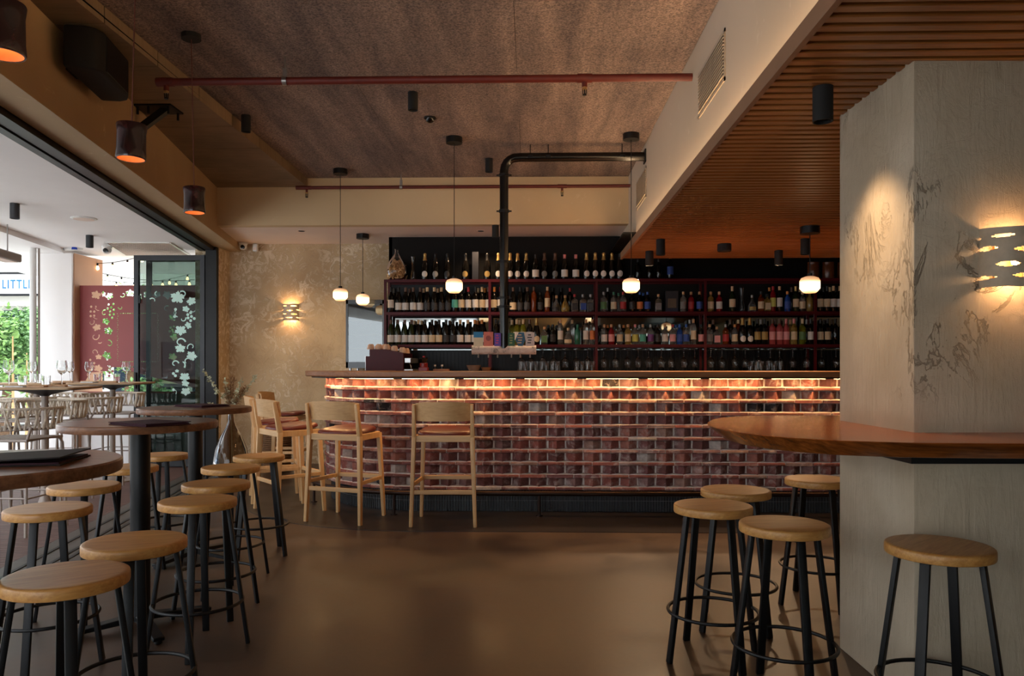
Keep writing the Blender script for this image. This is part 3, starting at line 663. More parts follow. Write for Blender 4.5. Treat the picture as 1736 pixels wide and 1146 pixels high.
PROF = dict(
 W=([(0,0),(.035,0),(.0375,.006),(.0375,.185),(.034,.203),(.021,.226),(.0145,.238),(.0140,.29),(.0158,.292),(.0158,.300),(0,.300)], (.055, .150), (.245, .302, .0152)),
 B=([(0,0),(.038,0),(.0405,.006),(.0405,.150),(.037,.178),(.024,.225),(.0155,.252),(.0140,.285),(.0155,.287),(.0155,.295),(0,.295)], (.030, .115), (.240, .297, .0168)),
 C=([(0,0),(.041,0),(.0435,.008),(.0435,.145),(.040,.175),(.027,.225),(.018,.255),(.0155,.29),(.019,.296),(.019,.305),(.012,.315),(0,.316)], (.030, .095), (.225, .318, .0245)),
 S=([(0,0),(.034,0),(.0365,.005),(.0365,.150),(.032,.168),(.016,.182),(.0135,.19),(.0135,.215),(0,.215)], (.035, .120), (.205, .240, .0150)),
 Q=([(0,0),(.040,0),(.042,.005),(.042,.128),(.038,.145),(.018,.155),(.0135,.162),(.0135,.185),(0,.185)], (.025, .105), (.180, .212, .0155)),
 D=([(0,0),(.040,0),(.047,.015),(.048,.06),(.040,.095),(.022,.125),(.0145,.142),(.0145,.175),(0,.175)], (.020, .070), (.168, .200, .0155)),
 T=([(0,0),(.030,0),(.0325,.006),(.0325,.200),(.028,.225),(.016,.245),(.0135,.255),(.0135,.285),(0,.285)], (.060, .165), (.255, .300, .0148)))
BM = {}
for k, (pf, lb, cp) in PROF.items():
    n = 22 if k not in 'Q' else 4
    m = MB()
    if k == 'Q': m.lathe([(r * 1.25 if r > .03 else r, z) for r, z in pf], 4, a0=PI / 4, a1=PI / 4 + 2 * PI); b = m.mesh('bottle_body', .004, 40, 2)
    else: m.lathe(pf, n); b = m.mesh('bottle_body', 0, 40)
    rr = max(r for r, z in pf) + .0008; l = MB()
    if k == 'Q': l.add([(-.033, -.0395, lb[0]), (.033, -.0395, lb[0]), (.033, -.0395, lb[1]), (-.033, -.0395, lb[1])], [(0, 1, 2, 3)])
    elif k == 'C':
        ang = lambda t: (.82 * cos(t), .036 * sin(t)); lv = [(0, -rr, .066)]
        for q in (.33, .67, 1.0): lv += [(sin(q * ang(2*PI*i/28)[0]) * rr, -cos(q * ang(2*PI*i/28)[0]) * rr, .066 + q * ang(2*PI*i/28)[1]) for i in range(28)]
        l.add(lv, [(0, 1 + i, 1 + (i + 1) % 28) for i in range(28)] + [(1 + 28*g + i, 1 + 28*(g+1) + i, 1 + 28*(g+1) + (i + 1) % 28, 1 + 28*g + (i + 1) % 28) for g in (0, 1) for i in range(28)])
    elif k == 'D': l.lathe([(.0487, .018), (.0492, .06)], 14, a0=-PI / 2 - 1.0, a1=-PI / 2 + 1.0)
    else: l.lathe([(rr, lb[0]), (rr, lb[1])], 16, a0=-PI / 2 - 1.35, a1=-PI / 2 + 1.35)
    c = MB()
    if k in 'WBT': c.lathe([(cp[2], cp[0]), (cp[2] + .0012, cp[1]), (0, cp[1] + .001)], 14)
    elif k == 'C': c.lathe([(.0262, .228), (.0195, .258), (.0175, .288), (.0205, .297), (.0205, .306), (.012, .318), (0, .319)], 16)
    else: c.lathe([(0, cp[0]), (cp[2], cp[0]), (cp[2] + .001, cp[1] - .004), (cp[2] - .003, cp[1]), (0, cp[1])], 14)
    BM[k] = (b, l.mesh('bottle_label', 0, 60), c.mesh('bottle_cap', 0, 40))
ORD = ['first', 'second', 'third', 'fourth', 'fifth', 'sixth', 'seventh', 'eighth', 'ninth', 'tenth', 'eleventh', 'twelfth', 'thirteenth', 'fourteenth', 'fifteenth', 'sixteenth', 'seventeenth', 'eighteenth', 'nineteenth', 'twentieth']
GN = dict(dark='dark glass', green='dark green', olive='pale green', clear='clear glass', rose='pink', amber='amber', bluebot='blue', teal='teal green', redbot='deep red', straw='straw coloured')
KN = dict(W='wine', B='wine', C='sparkling wine', S='spirit', Q='square spirit', D='squat spirit', T='tall')
def bottle(k, x, y, z, g, lb, cap, label, group, rz=0):
    b, l, c = BM[k]; o = link('bottle', b, M['glasses'][g]); o.location = (x, y, z + .0004); o.rotation_euler = (0, 0, rz); tag(o, label, 'bottle', group)
    if lb != '-': link('paper_label', l, M['labels'][lb] if k != 'C' else M['foil'][lb], o)
    link('cap', c, M['caps'][cap], o); return o
def fill(shelf, z, spec, back=False):
    bays = [649, 830, 1011, 1194, 1378, 1500]; cnt = {}; last = {}
    for it in spec.split(';'):
        w = it.split()
        if not w: continue
        px = float(w[0]); k, g, lb, cap = w[1:5]; bay = sum(px > b for b in bays[1:5]); cnt[bay] = cnt.get(bay, 0) + 1
        yy = 9.26 if back else 9.13 + random.uniform(-.012, .012)
        rk = max(r for r, z in PROF[k][0]) * (1.0 if k != 'Q' else .9); xq = (px - 900) / F * yy
        if bay in last: xq = max(xq, last[bay][0] + last[bay][1] + rk + .0005)
        last[bay] = (xq, rk)
        desc = '%s %s bottle%s, %s along the %s bay, %s shelf%s' % (GN[g], KN[k], '' if lb == '-' else ' with %s label' % lb, ORD[cnt[bay] - 1], ORD[bay], shelf, ' back row' if back else '')
        bottle(k, xq, yy, z, g, lb, cap, desc, 'bottles on the %s shelf' % shelf, random.uniform(-.12, .12))
fill('top', SHZ[0], '720 C dark white gold;738 C dark silver black;758 C dark black black;789 C dark gold black;826 C dark gold black;845 C dark white gold;865 C dark white gold;877 C dark white gold;892 C dark white gold;'
     '908 B dark white black;923 C dark grey brown;941 C dark grey brown;957 B dark white pink;976 B dark white pink;994 C dark white gold;1009 C dark white gold;1023 C dark white gold;1037 C dark white gold;1050 C dark white black;'
     '1081 S dark - black;1101 S dark - black;1116 S dark - black;1135 W dark blue orange')
fill('middle', SHZ[1], '662 W dark white black;675 B dark white black;687 B dark white brown;700 B dark white brown;712 B dark white brown;724 B dark black cream;736 B dark black cream;748 B dark black cream;759 B dark black black;'
     '771 W dark teal black;782 W dark cream black;794 W dark white red;806 W dark white black;817 W dark cream cream;826 W dark white brown;838 W dark cream orange;847 W dark white red;870 B dark cream brown;882 B dark black black;'
     '894 B dark black brown;905 T amber - brown;916 S dark black black;928 T amber cream cream;943 D clear black cork;958 D straw - cork;974 Q clear black red;988 Q clear blue silver;1001 Q clear black silver;'
     '1023 S clear green silver;1040 S clear cream green;1056 S clear red red;1071 S dark black black;1084 S dark orange blue;1097 S dark blue blue;1115 Q clear grey cork;'
     '1157 S clear grey cork;1170 S redbot red cork;1184 S dark blue cork;1203 S straw cream cork;1217 S redbot white cream;1239 W green cream cream;1272 D clear gold silver;1287 S amber cream black;1296 Q straw cream black;'
     '1307 T redbot yellow red;1318 T dark white cream;1331 S bluebot blue orange;1345 W green cream gold;1356 S clear cream cream;1368 S straw - green;1386 W dark cream black;1396 W dark cream black;1407 W dark white cream;1417 W dark white cream')
fill('middle', SHZ[1], '668 W dark - black;694 B dark - brown;718 B dark - cream;742 B dark - cream;765 W dark - black;788 W dark - black;811 W dark - cream;822 W dark - orange;856 B dark - black;888 B dark - black;937 T dark - black;951 T dark - black;966 T dark - red;'
     '1030 T dark - silver;1048 S clear - green;1090 S dark - blue;1301 T dark - orange;1338 W dark - brown;1352 W dark - cream;1391 W dark - black;1402 W dark - cream;1412 W dark - black', True)
fill('bottom', SHZ[2], '662 B green white brown;673 B green white brown;685 B green white brown;697 B green white brown;708 B dark white cream;720 B dark white black;732 B dark cream black;744 B dark cream black;756 B dark black black;768 B dark black black;'
     '780 B dark white cream;793 B dark white cream;805 B dark white orange;816 B dark white orange;841 W dark - black;876 W olive white cream;887 W olive white cream;898 W dark white brown;909 C dark cream gold;'
     '923 Q clear green cork;937 S dark black black;950 T clear white cork;963 D clear cream cork;979 S teal - green;993 T clear white cork;1004 T clear orange cork;'
     '1024 S clear white cork;1036 S redbot pink cork;1050 S clear cream silver;1064 S straw cream cork;1076 S clear yellow pink;1089 S clear teal cork;1102 S clear purple silver;1114 S dark black black;1126 S clear white cork;1139 S clear pink red;'
     '1151 S bluebot blue blue;1162 S clear blue blue;1174 T clear cream cork;1187 S dark pink black;1201 S clear grey cream;1213 Q clear pink cork;1228 S amber red silver;1243 S clear cream orange;1256 C dark white gold;1268 C dark white gold;'
     '1281 W dark gold black;1293 W dark gold black;1306 W rose pink brown;1318 W rose pink brown;1329 W rose pink pink;1342 W straw cream pink;1356 W olive green cream;1370 W dark white black;1386 W dark cream black;1398 W dark cream black;1411 W dark - black;1420 W dark - red')
fill('bottom', SHZ[2], '702 B dark - cream;714 B dark - cream;738 B dark - brown;762 B dark - brown;810 B dark - orange;846 W dark - black;868 W olive - cream;881 W olive - cream;930 S dark - black;944 S dark - black;970 T clear - cork;1017 S dark - black;1030 S dark - orange;'
     '1057 S dark - orange;1083 S clear - silver;1108 S dark - black;1145 S clear - blue;1168 T clear - silver;1207 W dark - brown;1236 W dark - brown;1249 T amber - cream;1287 W dark - silver;1312 W dark - brown;1336 W straw - cream;1363 W dark - silver;1392 W dark - black;1405 W dark - brown', True)

# tall things on the top shelf
x = (672 - 900) / F * 9.17; dj = thing('cork_demijohn', 'large clear glass demijohn filled with wine corks at the rack end', 'jar', (x, 9.17, SHZ[0]))
m = MB(); m.lathe([(0, .0), (.075, .0), (.11, .03), (.131, .09), (.128, .15), (.10, .215), (.055, .28), (.028, .315), (.022, .34), (.024, .372), (.028, .375)], 36); m.build('glass_body', pane_glass('demijohn_glass', (.95, .95, .93, 1), .02, 1.3), dj, smooth=60)
ck = MB(); ck.lathe([(0, 0), (.011, 0), (.011, .042), (0, .042)], 9); ckm = ck.mesh('wine_cork', 0, 40); rnd = random.Random(3)
corks = MB()
for i in range(330):
    z = rnd.uniform(.025, .235); rm = (.122 if z < .16 else .122 - (z - .16) * .75) * .88; a = rnd.uniform(0, 2 * PI); r = rm * math.sqrt(rnd.uniform(.25, 1))
    mt = Matrix.Translation((r * cos(a), r * sin(a), z)) @ Matrix.Rotation(rnd.uniform(0, PI), 4, 'Z') @ Matrix.Rotation(rnd.uniform(.6, 2.4), 4, 'X') @ Matrix.Translation((0, 0, -.02))
    corks.add([mt @ v.co for v in ckm.vertices], [tuple(p.vertices) for p in ckm.polygons])
tag(corks.build('corks', M['cork'], dj), kind='stuff')
for px, z, lb in ((700, SHZ[0], 'slim clear glass decanter next to the cork demijohn'), (1255, SHZ[1], 'slim clear glass decanter on the middle shelf among spirits')):
    t = thing('decanter', lb, 'decanter', ((px - 900) / F * 9.17, 9.17, z + .0005)); m = MB(); m.lathe([(0, 0), (.035, 0), (.04, .01), (.036, .05), (.022, .12), (.019, .2), (.024, .26), (.028, .285)], 24); m.build('glass_body', M['clear_glass'], t, smooth=60)
for px, z, w, h, lb in ((806, SHZ[0], .076, .335, 'tall matt black gift box on the top shelf'), (1137, SHZ[1], .15, .25, 'dark presentation box holding a bottle on the middle shelf')):
    t = thing('gift_box', lb, 'box', ((px - 900) / F * 9.17, 9.17, z)); m = MB(); m.box(-w/2, w/2, -.045, .045, 0, h); m.build('carton', plain('dark_carton', rgb(34, 34, 40), .5), t, bevel=.002)
    if w > .1:
        m = MB(); m.box(-.05, .05, -.0465, -.045, .05, .16); m.build('front_label', plain('bronze_label', rgb(96, 80, 62), .5), t)
        m = MB(); m.box(-w/2, w/2, -.0462, -.045, 0, .045); m.build('base_band', plain('navy_band', rgb(24, 30, 52), .5), t)
for i, px in enumerate((1374, 1399, 1424)):
    t = thing('stoneware_jar', ('brown glazed jar on the rack top behind the last globe lamp', 'brown glazed jar, second on the rack top beside the column', 'brown glazed jar on the rack top partly hidden by the column')[i], 'jar', ((px - 900) / F * 9.17, 9.17, SHZ[0]), 0, 'brown jars on the rack')
    m = MB(); m.lathe([(0, 0), (.066, 0), (.07, .01), (.07, .15), (.066, .17), (.07, .185), (.07, .2), (.06, .2), (.058, .1), (0, .1)], 28); m.build('jar_body', plain('brown_glaze', rgb(96, 52, 28), .25), t, smooth=50)

# stemware hanging from the rails, tumblers on the counter
gm = MB(); gm.lathe([(0, 0), (.034, 0), (.034, -.003), (.008, -.008), (.0042, -.02), (.0038, -.095), (.012, -.108), (.032, -.125), (.042, -.15), (.0435, -.17), (.036, -.225), (.0345, -.225), (.042, -.17), (.0405, -.15), (.03, -.127), (.01, -.111), (0, -.109)], 20)
gme = gm.mesh('hanging_wine_glass', 0, 60)
gx = [884, 900, 920, 939, 958, 977, 996, 1024, 1043, 1064, 1081, 1100, 1120, 1138, 1158, 1178, 1203, 1224, 1243, 1263, 1283, 1305, 1318, 1343, 1363, 1391, 1412]
for i, px in enumerate(sorted(gx)):
    bay = 1 + (px > 1011) + (px > 1194) + (px > 1378)
    o = link('wine_glass', gme, M['clear_glass']); o.location = ((px - 900) / F * 9.09, 9.15 if i % 2 else 9.09, 1.469)
    tag(o, 'clear wine glass hanging upside down, %s from the tap pipe under the rack' % (ORD[i] if i < 20 else 'twenty-' + ORD[i - 20]), 'wine glass', 'hanging wine glasses')
tm = MB(); tm.lathe([(0, 0), (.029, 0), (.031, .004), (.036, .12), (.0342, .12), (.029, .012), (0, .012)], 18); tme = tm.mesh('tumbler', 0, 50)
tx = [882, 891, 900, 909, 918, 927, 936, 945, 978, 987, 996, 1004, 1270, 1279, 1288, 1298, 1309, 1320]
for i, px in enumerate(tx):
    o = link('tumbler', tme, M['clear_glass']); o.location = ((px - 900) / F * 8.95, 8.95, 1.1955)
    tag(o, 'clear tumbler standing in the %s cluster on the back counter, %s from its left end' % (('first', 'second', 'third')[(i > 7) + (i > 11)], ORD[i if i < 8 else i - 8 if i < 12 else i - 12]), 'tumbler', 'tumblers on the back counter')
for px, w, h, lb, c in ((803, .17, .075, 'wide pale bowl on the back counter by the tap pipe', (108, 100, 92)), (824, .12, .05, 'low brown dish on the back counter by the tap pipe', (112, 84, 60))):
    t = thing('bowl', lb, 'bowl', ((px - 900) / F * 8.8, 8.8, 1.1955)); m = MB(); m.lathe([(0, 0), (w * .3, 0), (w * .5, h), (w * .48, h), (w * .28, .008), (0, .008)], 24); m.build('bowl_body', plain('bowl_glaze', rgb(*c), .4), t)
t = thing('board_tray', 'small timber tray on the back counter with two little bottles', 'tray', ((748 - 900) / F * 8.8, 8.8, 1.1955)); m = MB(); m.box(-.09, .09, -.05, .05, 0, .03); m.build('tray_body', M['bar_wood'], t, bevel=.003)
for px, lb in ((737, 'little white capped bottle on the timber tray, nearer the coffee machine'), (749, 'little white capped bottle on the timber tray, nearer the tap pipe')):
    t = thing('small_bottle', lb, 'bottle', ((px - 900) / F * 8.8, 8.8, 1.226)); m = MB(); m.cyl((0, 0), .016, 0, .03, 14); m.build('body', M['black_gloss'], t); m = MB(); m.cyl((0, 0), .012, .03, .05, 14); m.build('cap', M['white_plastic'], t)

# drinks fridge, coffee machine, cups
pf = P(583, 620, 9.2); pr = P(650, 620, 9.2)
t = thing('display_fridge', 'black countertop fridge with tall glass door beside the plaster wall', 'fridge', ((pf.x + pr.x) / 2, 9.56, 1.195)); w = (pr.x - pf.x) / 2; hh = P(600, 507, 9.2).z - 1.195
m = MB(); m.box(-w, -w + .02, -.25, .25, .04, hh); m.box(w - .02, w, -.25, .25, .04, hh); m.box(-w, w, .23, .25, .04, hh); m.box(-w, w, -.25, .25, hh - .03, hh); m.box(-w, w, -.25, .25, .04, .07); m.build('cabinet', M['black_gloss'], t, smooth=0)
d = MB(); d.box(-w + .003, w - .003, -.275, -.252, .045, .115); d.box(-w + .003, w - .003, -.275, -.252, hh - .05, hh - .004); d.box(-w + .003, -w + .03, -.275, -.252, .045, hh - .004); d.box(w - .03, w - .003, -.275, -.252, .045, hh - .004)
dd = d.build('door', M['black_gloss'], t, smooth=0); m = MB(); m.box(-w + .03, w - .03, -.266, -.262, .115, hh - .05); m.build('door_pane', M['fridge_pane'], dd, smooth=0)
for z in (.28, .45, .62):
    m = MB(); m.box(-w + .02, w - .02, -.22, .22, z, z + .008); m.build('wire_shelf', M['ash_flat'], t, smooth=0)
for sx in (-1, 1):
    m = MB(); m.cyl((sx * (w - .04), -.2), .016, 0, .04, 10); m.cyl((sx * (w - .04), .2), .016, 0, .04, 10); m.build('foot', M['steel'], t)
yM = 8.5; a = P(620, 628, yM).x; b = P(684, 628, yM).x; zM = 1.195
t = thing('coffee_machine', 'burgundy coffee machine on the counter with cups stacked on top', 'coffee machine', (a, yM, zM)); w = b - a
def sidep(pts, y0, y1, nm, mt):
    m = MB(); n = len(pts); m.add([(x, y0, z) for x, z in pts] + [(x, y1, z) for x, z in pts], [tuple(range(n)), tuple(range(n, 2 * n))[::-1]] + [(i, (i + 1) % n, n + (i + 1) % n, n + i) for i in range(n)]); return m.build(nm, mt, t, bevel=.003)
zt = [P(650, q, yM).z - zM for q in (604, 591.5, 598)]
sidep([(0, .012), (w, .012), (w, zt[2]), (w * .5, zt[1] - .005), (w * .1, zt[1] - .005), (w * .1, zt[0]), (0, zt[0])], 0, .03, 'side_panel', M['burgundy'])
sidep([(0, .012), (w, .012), (w, zt[2]), (w * .5, zt[1] - .005), (w * .1, zt[1] - .005), (w * .1, zt[0]), (0, zt[0])], .65, .68, 'side_panel', M['burgundy'])
m = MB(); m.box(.01, w * .72, .03, .65, .02, zt[0]); m.box(w * .72, w, .03, .65, .1, zt[0] - .01); m.build('body', M['black_gloss'], t, smooth=0)
m = MB(); m.box(w + .004, w + .075, .04, .64, .10, .155); m.build('group_head', M['steel'], t, bevel=.004)
m = MB(); m.box(w * .72, w + .1, .03, .65, .012, .03); m.build('drip_tray', M['steel'], t, bevel=.003)
m = MB(); m.box(-.006, -.001, .0, .03, .0, zt[0] + .004); m.build('edge_trim', M['steel'], t)
m = MB(); m.tube([(w + .05, .1, .1), (w + .07, .08, .06), (w + .075, .07, .03)], .006, 8); m.build('steam_wand', M['steel'], t)
for i, yy in enumerate((0.06, .61)):
    for x in (.03, w - .06):
        m = MB(); m.cyl((x, yy), .015, 0, .013, 10); m.build('foot', M['black_metal'], t)
cm = MB(); cm.lathe([(0, 0), (.024, 0), (.036, .02), (.042, .06), (.0395, .06), (.034, .022), (.022, .004), (0, .004)], 20); cme = cm.mesh('cup', 0, 50)
hm = MB(); hm.tube([(.036, 0, .05), (.055, 0, .048), (.06, 0, .035), (.052, 0, .02), (.034, 0, .016)], .004, 6); hme = hm.mesh('cup_handle', 0, 50)
cups = [(.10, .075, 0, 'nearest the fridge'), (.31, .09, 0, 'second from the fridge'), (.52, .075, -1, 'third from the fridge'), (.73, .08, -2, 'fourth from the fridge'), (.94, .075, -2, 'fifth from the fridge'), (.42, .19, 0, 'in the hidden second row'), (1.0, .2, -3, 'overhanging the front')]
for fxq, yy, k, lb in cups:
    zz = zM + zt[1] - .005 - (max(0, fxq - .5) / .5) * (zt[1] - zt[2])
    o = link('coffee_cup', cme, M['cup']); o.rotation_euler = (PI, random.uniform(-.05, .05), random.uniform(0, 3)); o.location = (a + w * fxq, yM + yy, zz + .0615); tag(o, 'pale pink coffee cup upside down on the coffee machine, ' + lb, 'cup', 'cups on the coffee machine'); link('handle', hme, M['cup'], o)
for i, px in enumerate((655, 668)):
    t = thing('lidded_tub', ('clear tub with dark lid behind the cups, over the fridge side', 'clear tub with dark lid behind the cups, over the rack side')[i], 'tub', (P(px, 600, 8.82).x, 8.82, zM + zt[0] + .002)); m = MB(); m.lathe([(0, 0), (.038, 0), (.040, .115), (0, .115)], 20); m.build('tub_body', M['steel'], t); m = MB(); m.lathe([(0, .115), (.043, .115), (.043, .135), (0, .135)], 20); m.build('tub_lid', M['black_metal'], t)
g = thing('coffee_grinder', 'dark coffee grinder with red lid knob beside the coffee machine', 'grinder', (P(718, 620, 8.6).x, 8.62, 1.195))
m = MB(); m.box(-.05, .05, -.06, .06, 0, .05); m.cyl((0, 0), .045, .05, .1, 20); m.build('grinder_body', plain('dark_red_enamel', rgb(120, 24, 20), .35), g, bevel=.003)
m = MB(); m.lathe([(.03, .1), (.048, .15), (.045, .16), (0, .16)], 20); m.build('hopper', M['black_gloss'], g); m = MB(); m.lathe([(0, .1), (.013, .165), (.013, .178), (0, .18)], 12); m.build('lid_knob', M['caps']['red'], g)

# beer tower: pipe from the bulkhead, down to a frosted bar with tap badges
YT = 7.3; xT = P(854.5, 500, YT).x; zp = P(854.5, 267, YT).z; zb0, zb1 = P(854, 601, YT).z, P(854, 585.5, YT).z; tl, tr = P(800, 590, YT).x, P(909, 590, YT).x
t = thing('beer_tower', 'black ceiling hung pipe dropping to a frosted bar of beer taps', 'beer tower', (xT, YT, zb0)); rp = .042
def L(x, z): return (x - xT, 0, z - zb0)
pts = [L(XB, zp), L(xT + .16, zp)] + [L(xT + .13 - .13 * sin(q) , zp - .13 + .13 * cos(q)) for q in (.3, .6, .9, 1.2, PI / 2)] + [L(xT, zp - .3), L(xT, zb1 - .03)]
m = MB(); m.tube(pts, rp, 20); m.build('pipe', M['black_gloss'], t, smooth=50)
for z in (zp - .17, P(854, 358, YT).z, P(854, 444, YT).z, P(854, 505, YT).z, P(854, 520, YT).z):
    m = MB(); m.cyl((0, 0), rp + .008, z - zb0 - .012, z - zb0 + .012, 20); m.box(-rp - .03, rp + .03, -.01, .01, z - zb0 - .006, z - zb0 + .006); m.build('pipe_clamp', M['black_metal'], t)
for x in (.25, .42, XB - xT - .22):
    m = MB(); m.tube([(x, 0, zp - zb0 + .0), (x, 0, ZC - zb0)], .005, 6); m.lathe([(rp + .006, -.012), (rp + .006, .012)], 16, (x, 0, zp - zb0)); m.build('hanger_rod', M['black_metal'], t)
m = MB(); m.box(XB - xT - .012, XB - xT, -.06, .06, zp - zb0 - .06, zp - zb0 + .06); m.build('flange', M['black_metal'], t)
tf = NT('frost'); nz = tf.noise(tf.coord((1, 1, 1)), 14, 6, .7, .6); r = tf.ramp(nz, 'Fac', [(.34, rgb(40, 36, 34)), (.46, rgb(206, 186, 172)), (.7, rgb(228, 210, 196))]); tf.color(r, 'Color'); tf.bump(nz, 'Fac', .6, .01); tf.set(Roughness=.8)
m = MB(); m.tube([(tl - xT, 0, (zb1 - zb0) / 2), (tr - xT, 0, (zb1 - zb0) / 2)], (zb1 - zb0) / 2, 18); m.build('frosted_bar', tf.m, t)
for i, (px, c1, c2, w, h) in enumerate(((811, (30, 120, 170), (214, 196, 160), 16, 24), (828, (206, 110, 90), (150, 70, 60), 16, 24), (843.5, (92, 60, 160), (200, 60, 110), 11, 22), (867, (30, 84, 50), (150, 150, 90), 11, 22), (882, (34, 84, 112), (190, 160, 130), 17, 23), (898.5, (196, 186, 180), (60, 60, 64), 15, 23))):
    x = P(px, 580, YT - .05).x - xT; w = w * YT / F; h = h * YT / F; z0 = zb1 - zb0 - .008
    if i == 4: poly = [(x + w / 2 * q, z0 + h * v) for q, v in ((-.4, 0), (.5, 0), (1, .45), (.75, 1), (-.3, 1), (-1, .45))]
    else: poly = [(x - w / 2, z0), (x + w / 2, z0), (x + w / 2, z0 + h), (x - w / 2, z0 + h)]
    n = len(poly); m = MB(); m.add([(q, -.052, v) for q, v in poly] + [(q, -.046, v) for q, v in poly], [tuple(range(n)), tuple(range(n, 2 * n))[::-1]] + [(j, (j + 1) % n, n + (j + 1) % n, n + j) for j in range(n)])
    bd = m.build('tap_badge', plain('badge_paint', rgb(*c1), .5, 0, .05), t, smooth=0)
    m = MB()
    if i == 0: m.box(x - w / 2, x + w / 2, -.0535, -.052, z0, z0 + h * .6)
    elif i == 1: m.lathe([(0, 0), (w * .28, 0), (w * .28, .001), (0, .001)], 16, (0, 0, 0)); m.v = [(x + vx, -.0535 + vz, z0 + h * .55 + vy) for vx, vy, vz in m.v]
    else:
        for q in range(4): m.box(x - w * .3 + (q % 2) * w * .08, x + w * (.12 + .05 * (q % 3)), -.0535, -.052, z0 + h * (.2 + .19 * q), z0 + h * (.29 + .19 * q))
    m.build('badge_print', plain('badge_print', rgb(*c2), .5, 0, .05), bd, smooth=0)
    m = MB(); m.tube([(x, -.02, .0), (x, -.05, -.008), (x, -.055, -.03)], .007, 8); m.build('tap_spout', M['steel'], t)

# ================================================================ CEILING FITTINGS
def spot(parent, loc, watts, size=1.1, blend=.6, col=(1, .68, .4)):
    ld = bpy.data.lights.new('lamp_light', 'SPOT'); ld.energy = watts; ld.spot_size = size; ld.spot_blend = blend; ld.color = col; ld.shadow_soft_size = .03
    o = bpy.data.objects.new('lamp_light', ld); COL.objects.link(o); o.parent = parent; o.location = loc; return o
def point(parent, loc, watts, r=.03, col=(1, .62, .32)):
    ld = bpy.data.lights.new('lamp_light', 'POINT'); ld.energy = watts; ld.color = col; ld.shadow_soft_size = r
    o = bpy.data.objects.new('lamp_light', ld); COL.objects.link(o); o.parent = parent; o.location = loc; return o
DL = MB(); DL.lathe([(0, 0), (.039, 0), (.039, -.137), (.034, -.137), (.034, -.12), (0, -.12)], 24); DLm = DL.mesh('downlight_body', 0, 40)
DI = MB(); DI.lathe([(0, -.119), (.033, -.119)], 20); DIm = DI.mesh('downlight_lens', 0, 0)
def downlight(px, py, zc, lb, watts, size=1.2, blend=.6):
    p = PZ(px, py, zc); o = link('downlight', DLm, M['black_matte']); o.location = p; tag(o, lb, 'downlight', 'black cylinder downlights'); link('lens', DIm, M['lamp_disc'], o); spot(o, (0, 0, -.139), watts, size, blend); return o
downlight(700, 157, ZC, 'black cylinder downlight in the middle of the felt ceiling', 60)
downlight(829, 269, ZC, 'black cylinder downlight on the felt ceiling beside the black pipe elbow', 120)
downlight(417, 196, ZC, 'black cylinder downlight near the edge of the felt ceiling, over the stool row', 60)
downlight(840, 382, ZS, 'black cylinder downlight under the white soffit next to the black pipe', 30, 2.0, .9)
downlight(1395, 148, ZT, 'large black cylinder downlight on the slatted ceiling beside the plaster column', 42, 1.7, 1.0)
downlight(1120, 406, ZT, 'black cylinder downlight on the slatted ceiling, taller of two by the bulkhead', 90, 1.8)
downlight(1101, 426, ZT, 'black cylinder downlight at the slatted ceiling end, lower of two by the bulkhead', 150, 2.75, 1.0)
downlight(1365, 405, ZT, 'black cylinder downlight beside the last globe lamp', 90, 1.8)
downlight(1320, 425, ZT, 'black cylinder downlight at the slatted ceiling end, nearest the last globe lamp', 150, 2.75, 1.0)
for px, lb in ((511, 'recessed slot downlight in the white soffit before the plaster wall'), (815, 'recessed slot downlight in the white soffit near the black pipe')):
    p = PZ(px, 391.5, ZS); t = thing('recessed_downlight', lb, 'downlight', p, 0, 'recessed soffit downlights'); m = MB(); m.lathe([(0, -.001), (.045, -.001), (.05, -.004), (.05, 0)], 24); m.build('trim_ring', M['soffit'], t); m = MB(); m.lathe([(0, -.0045), (.036, -.0045), (.036, -.001)], 20); m.build('dark_baffle', M['black_matte'], t); spot(t, (0, 0, -.03), 60 if px < 600 else 35, 2.3, .9)
p = PZ(1228, 414, ZT); t = thing('ceiling_speaker', 'squat round black speaker under the slatted ceiling', 'speaker', p); m = MB(); m.lathe([(0, 0), (.06, 0), (.062, -.06), (.055, -.068), (0, -.068)], 26); m.build('housing', M['black_matte'], t)
m = MB(); m.lathe([(0, -.0685), (.05, -.0685)], 20); m.build('grille', M['black_metal'], t)
p = PZ(729, 199, ZC); t = thing('dome_sensor', 'small black dome sensor on the felt ceiling', 'sensor', p); m = MB(); m.lathe([(0, 0), (.05, 0), (.05, -.012), (0, -.012)], 24); m.build('base', M['black_matte'], t); m = MB(); m.lathe([(.04, -.012), (.034, -.032), (.018, -.045), (0, -.048)], 20); m.build('dome', M['black_gloss'], t)

# globe pendants
GP = MB(); GP.lathe([(0, .0), (.045, .0), (.055, .008), (.077, .034), (.078, .095), (.066, .117), (.035, .13), (.014, .134)], 30); GPm = GP.mesh('globe', 0, 45)
def globe(px, py, zc, yg, lb):
    p = PZ(px, py, zc); z = P(px, yg, p.y).z - .068; t = thing('globe_pendant', lb, 'pendant lamp', (p.x, p.y, z), 0, 'glass globe pendants')
    link('glass_globe', GPm, M['globe'], t)
    m = MB(); m.cyl((0, 0), .02, .132, .155, 16); m.build('lamp_holder', M['black_metal'], t)
    m = MB(); m.tube([(0, 0, .15), (0, 0, zc - z - .02)], .0035, 6); m.build('cord', M['black_matte'], t)
    m = MB(); m.cyl((0, 0), .075, zc - z - .055, zc - z, 26); m.build('ceiling_rose', M['black_metal'], t)
globe(577, 287, ZC, 499, 'glowing ribbed glass globe lamp hanging before the plaster wall, higher of the pair')
globe(615, 397, ZS, 507.5, 'glowing ribbed glass globe lamp over the fridge, lower of the pair')
globe(770, 233, ZC, 484, 'glowing ribbed glass globe lamp over the bar, one pendant left of the tap pipe')
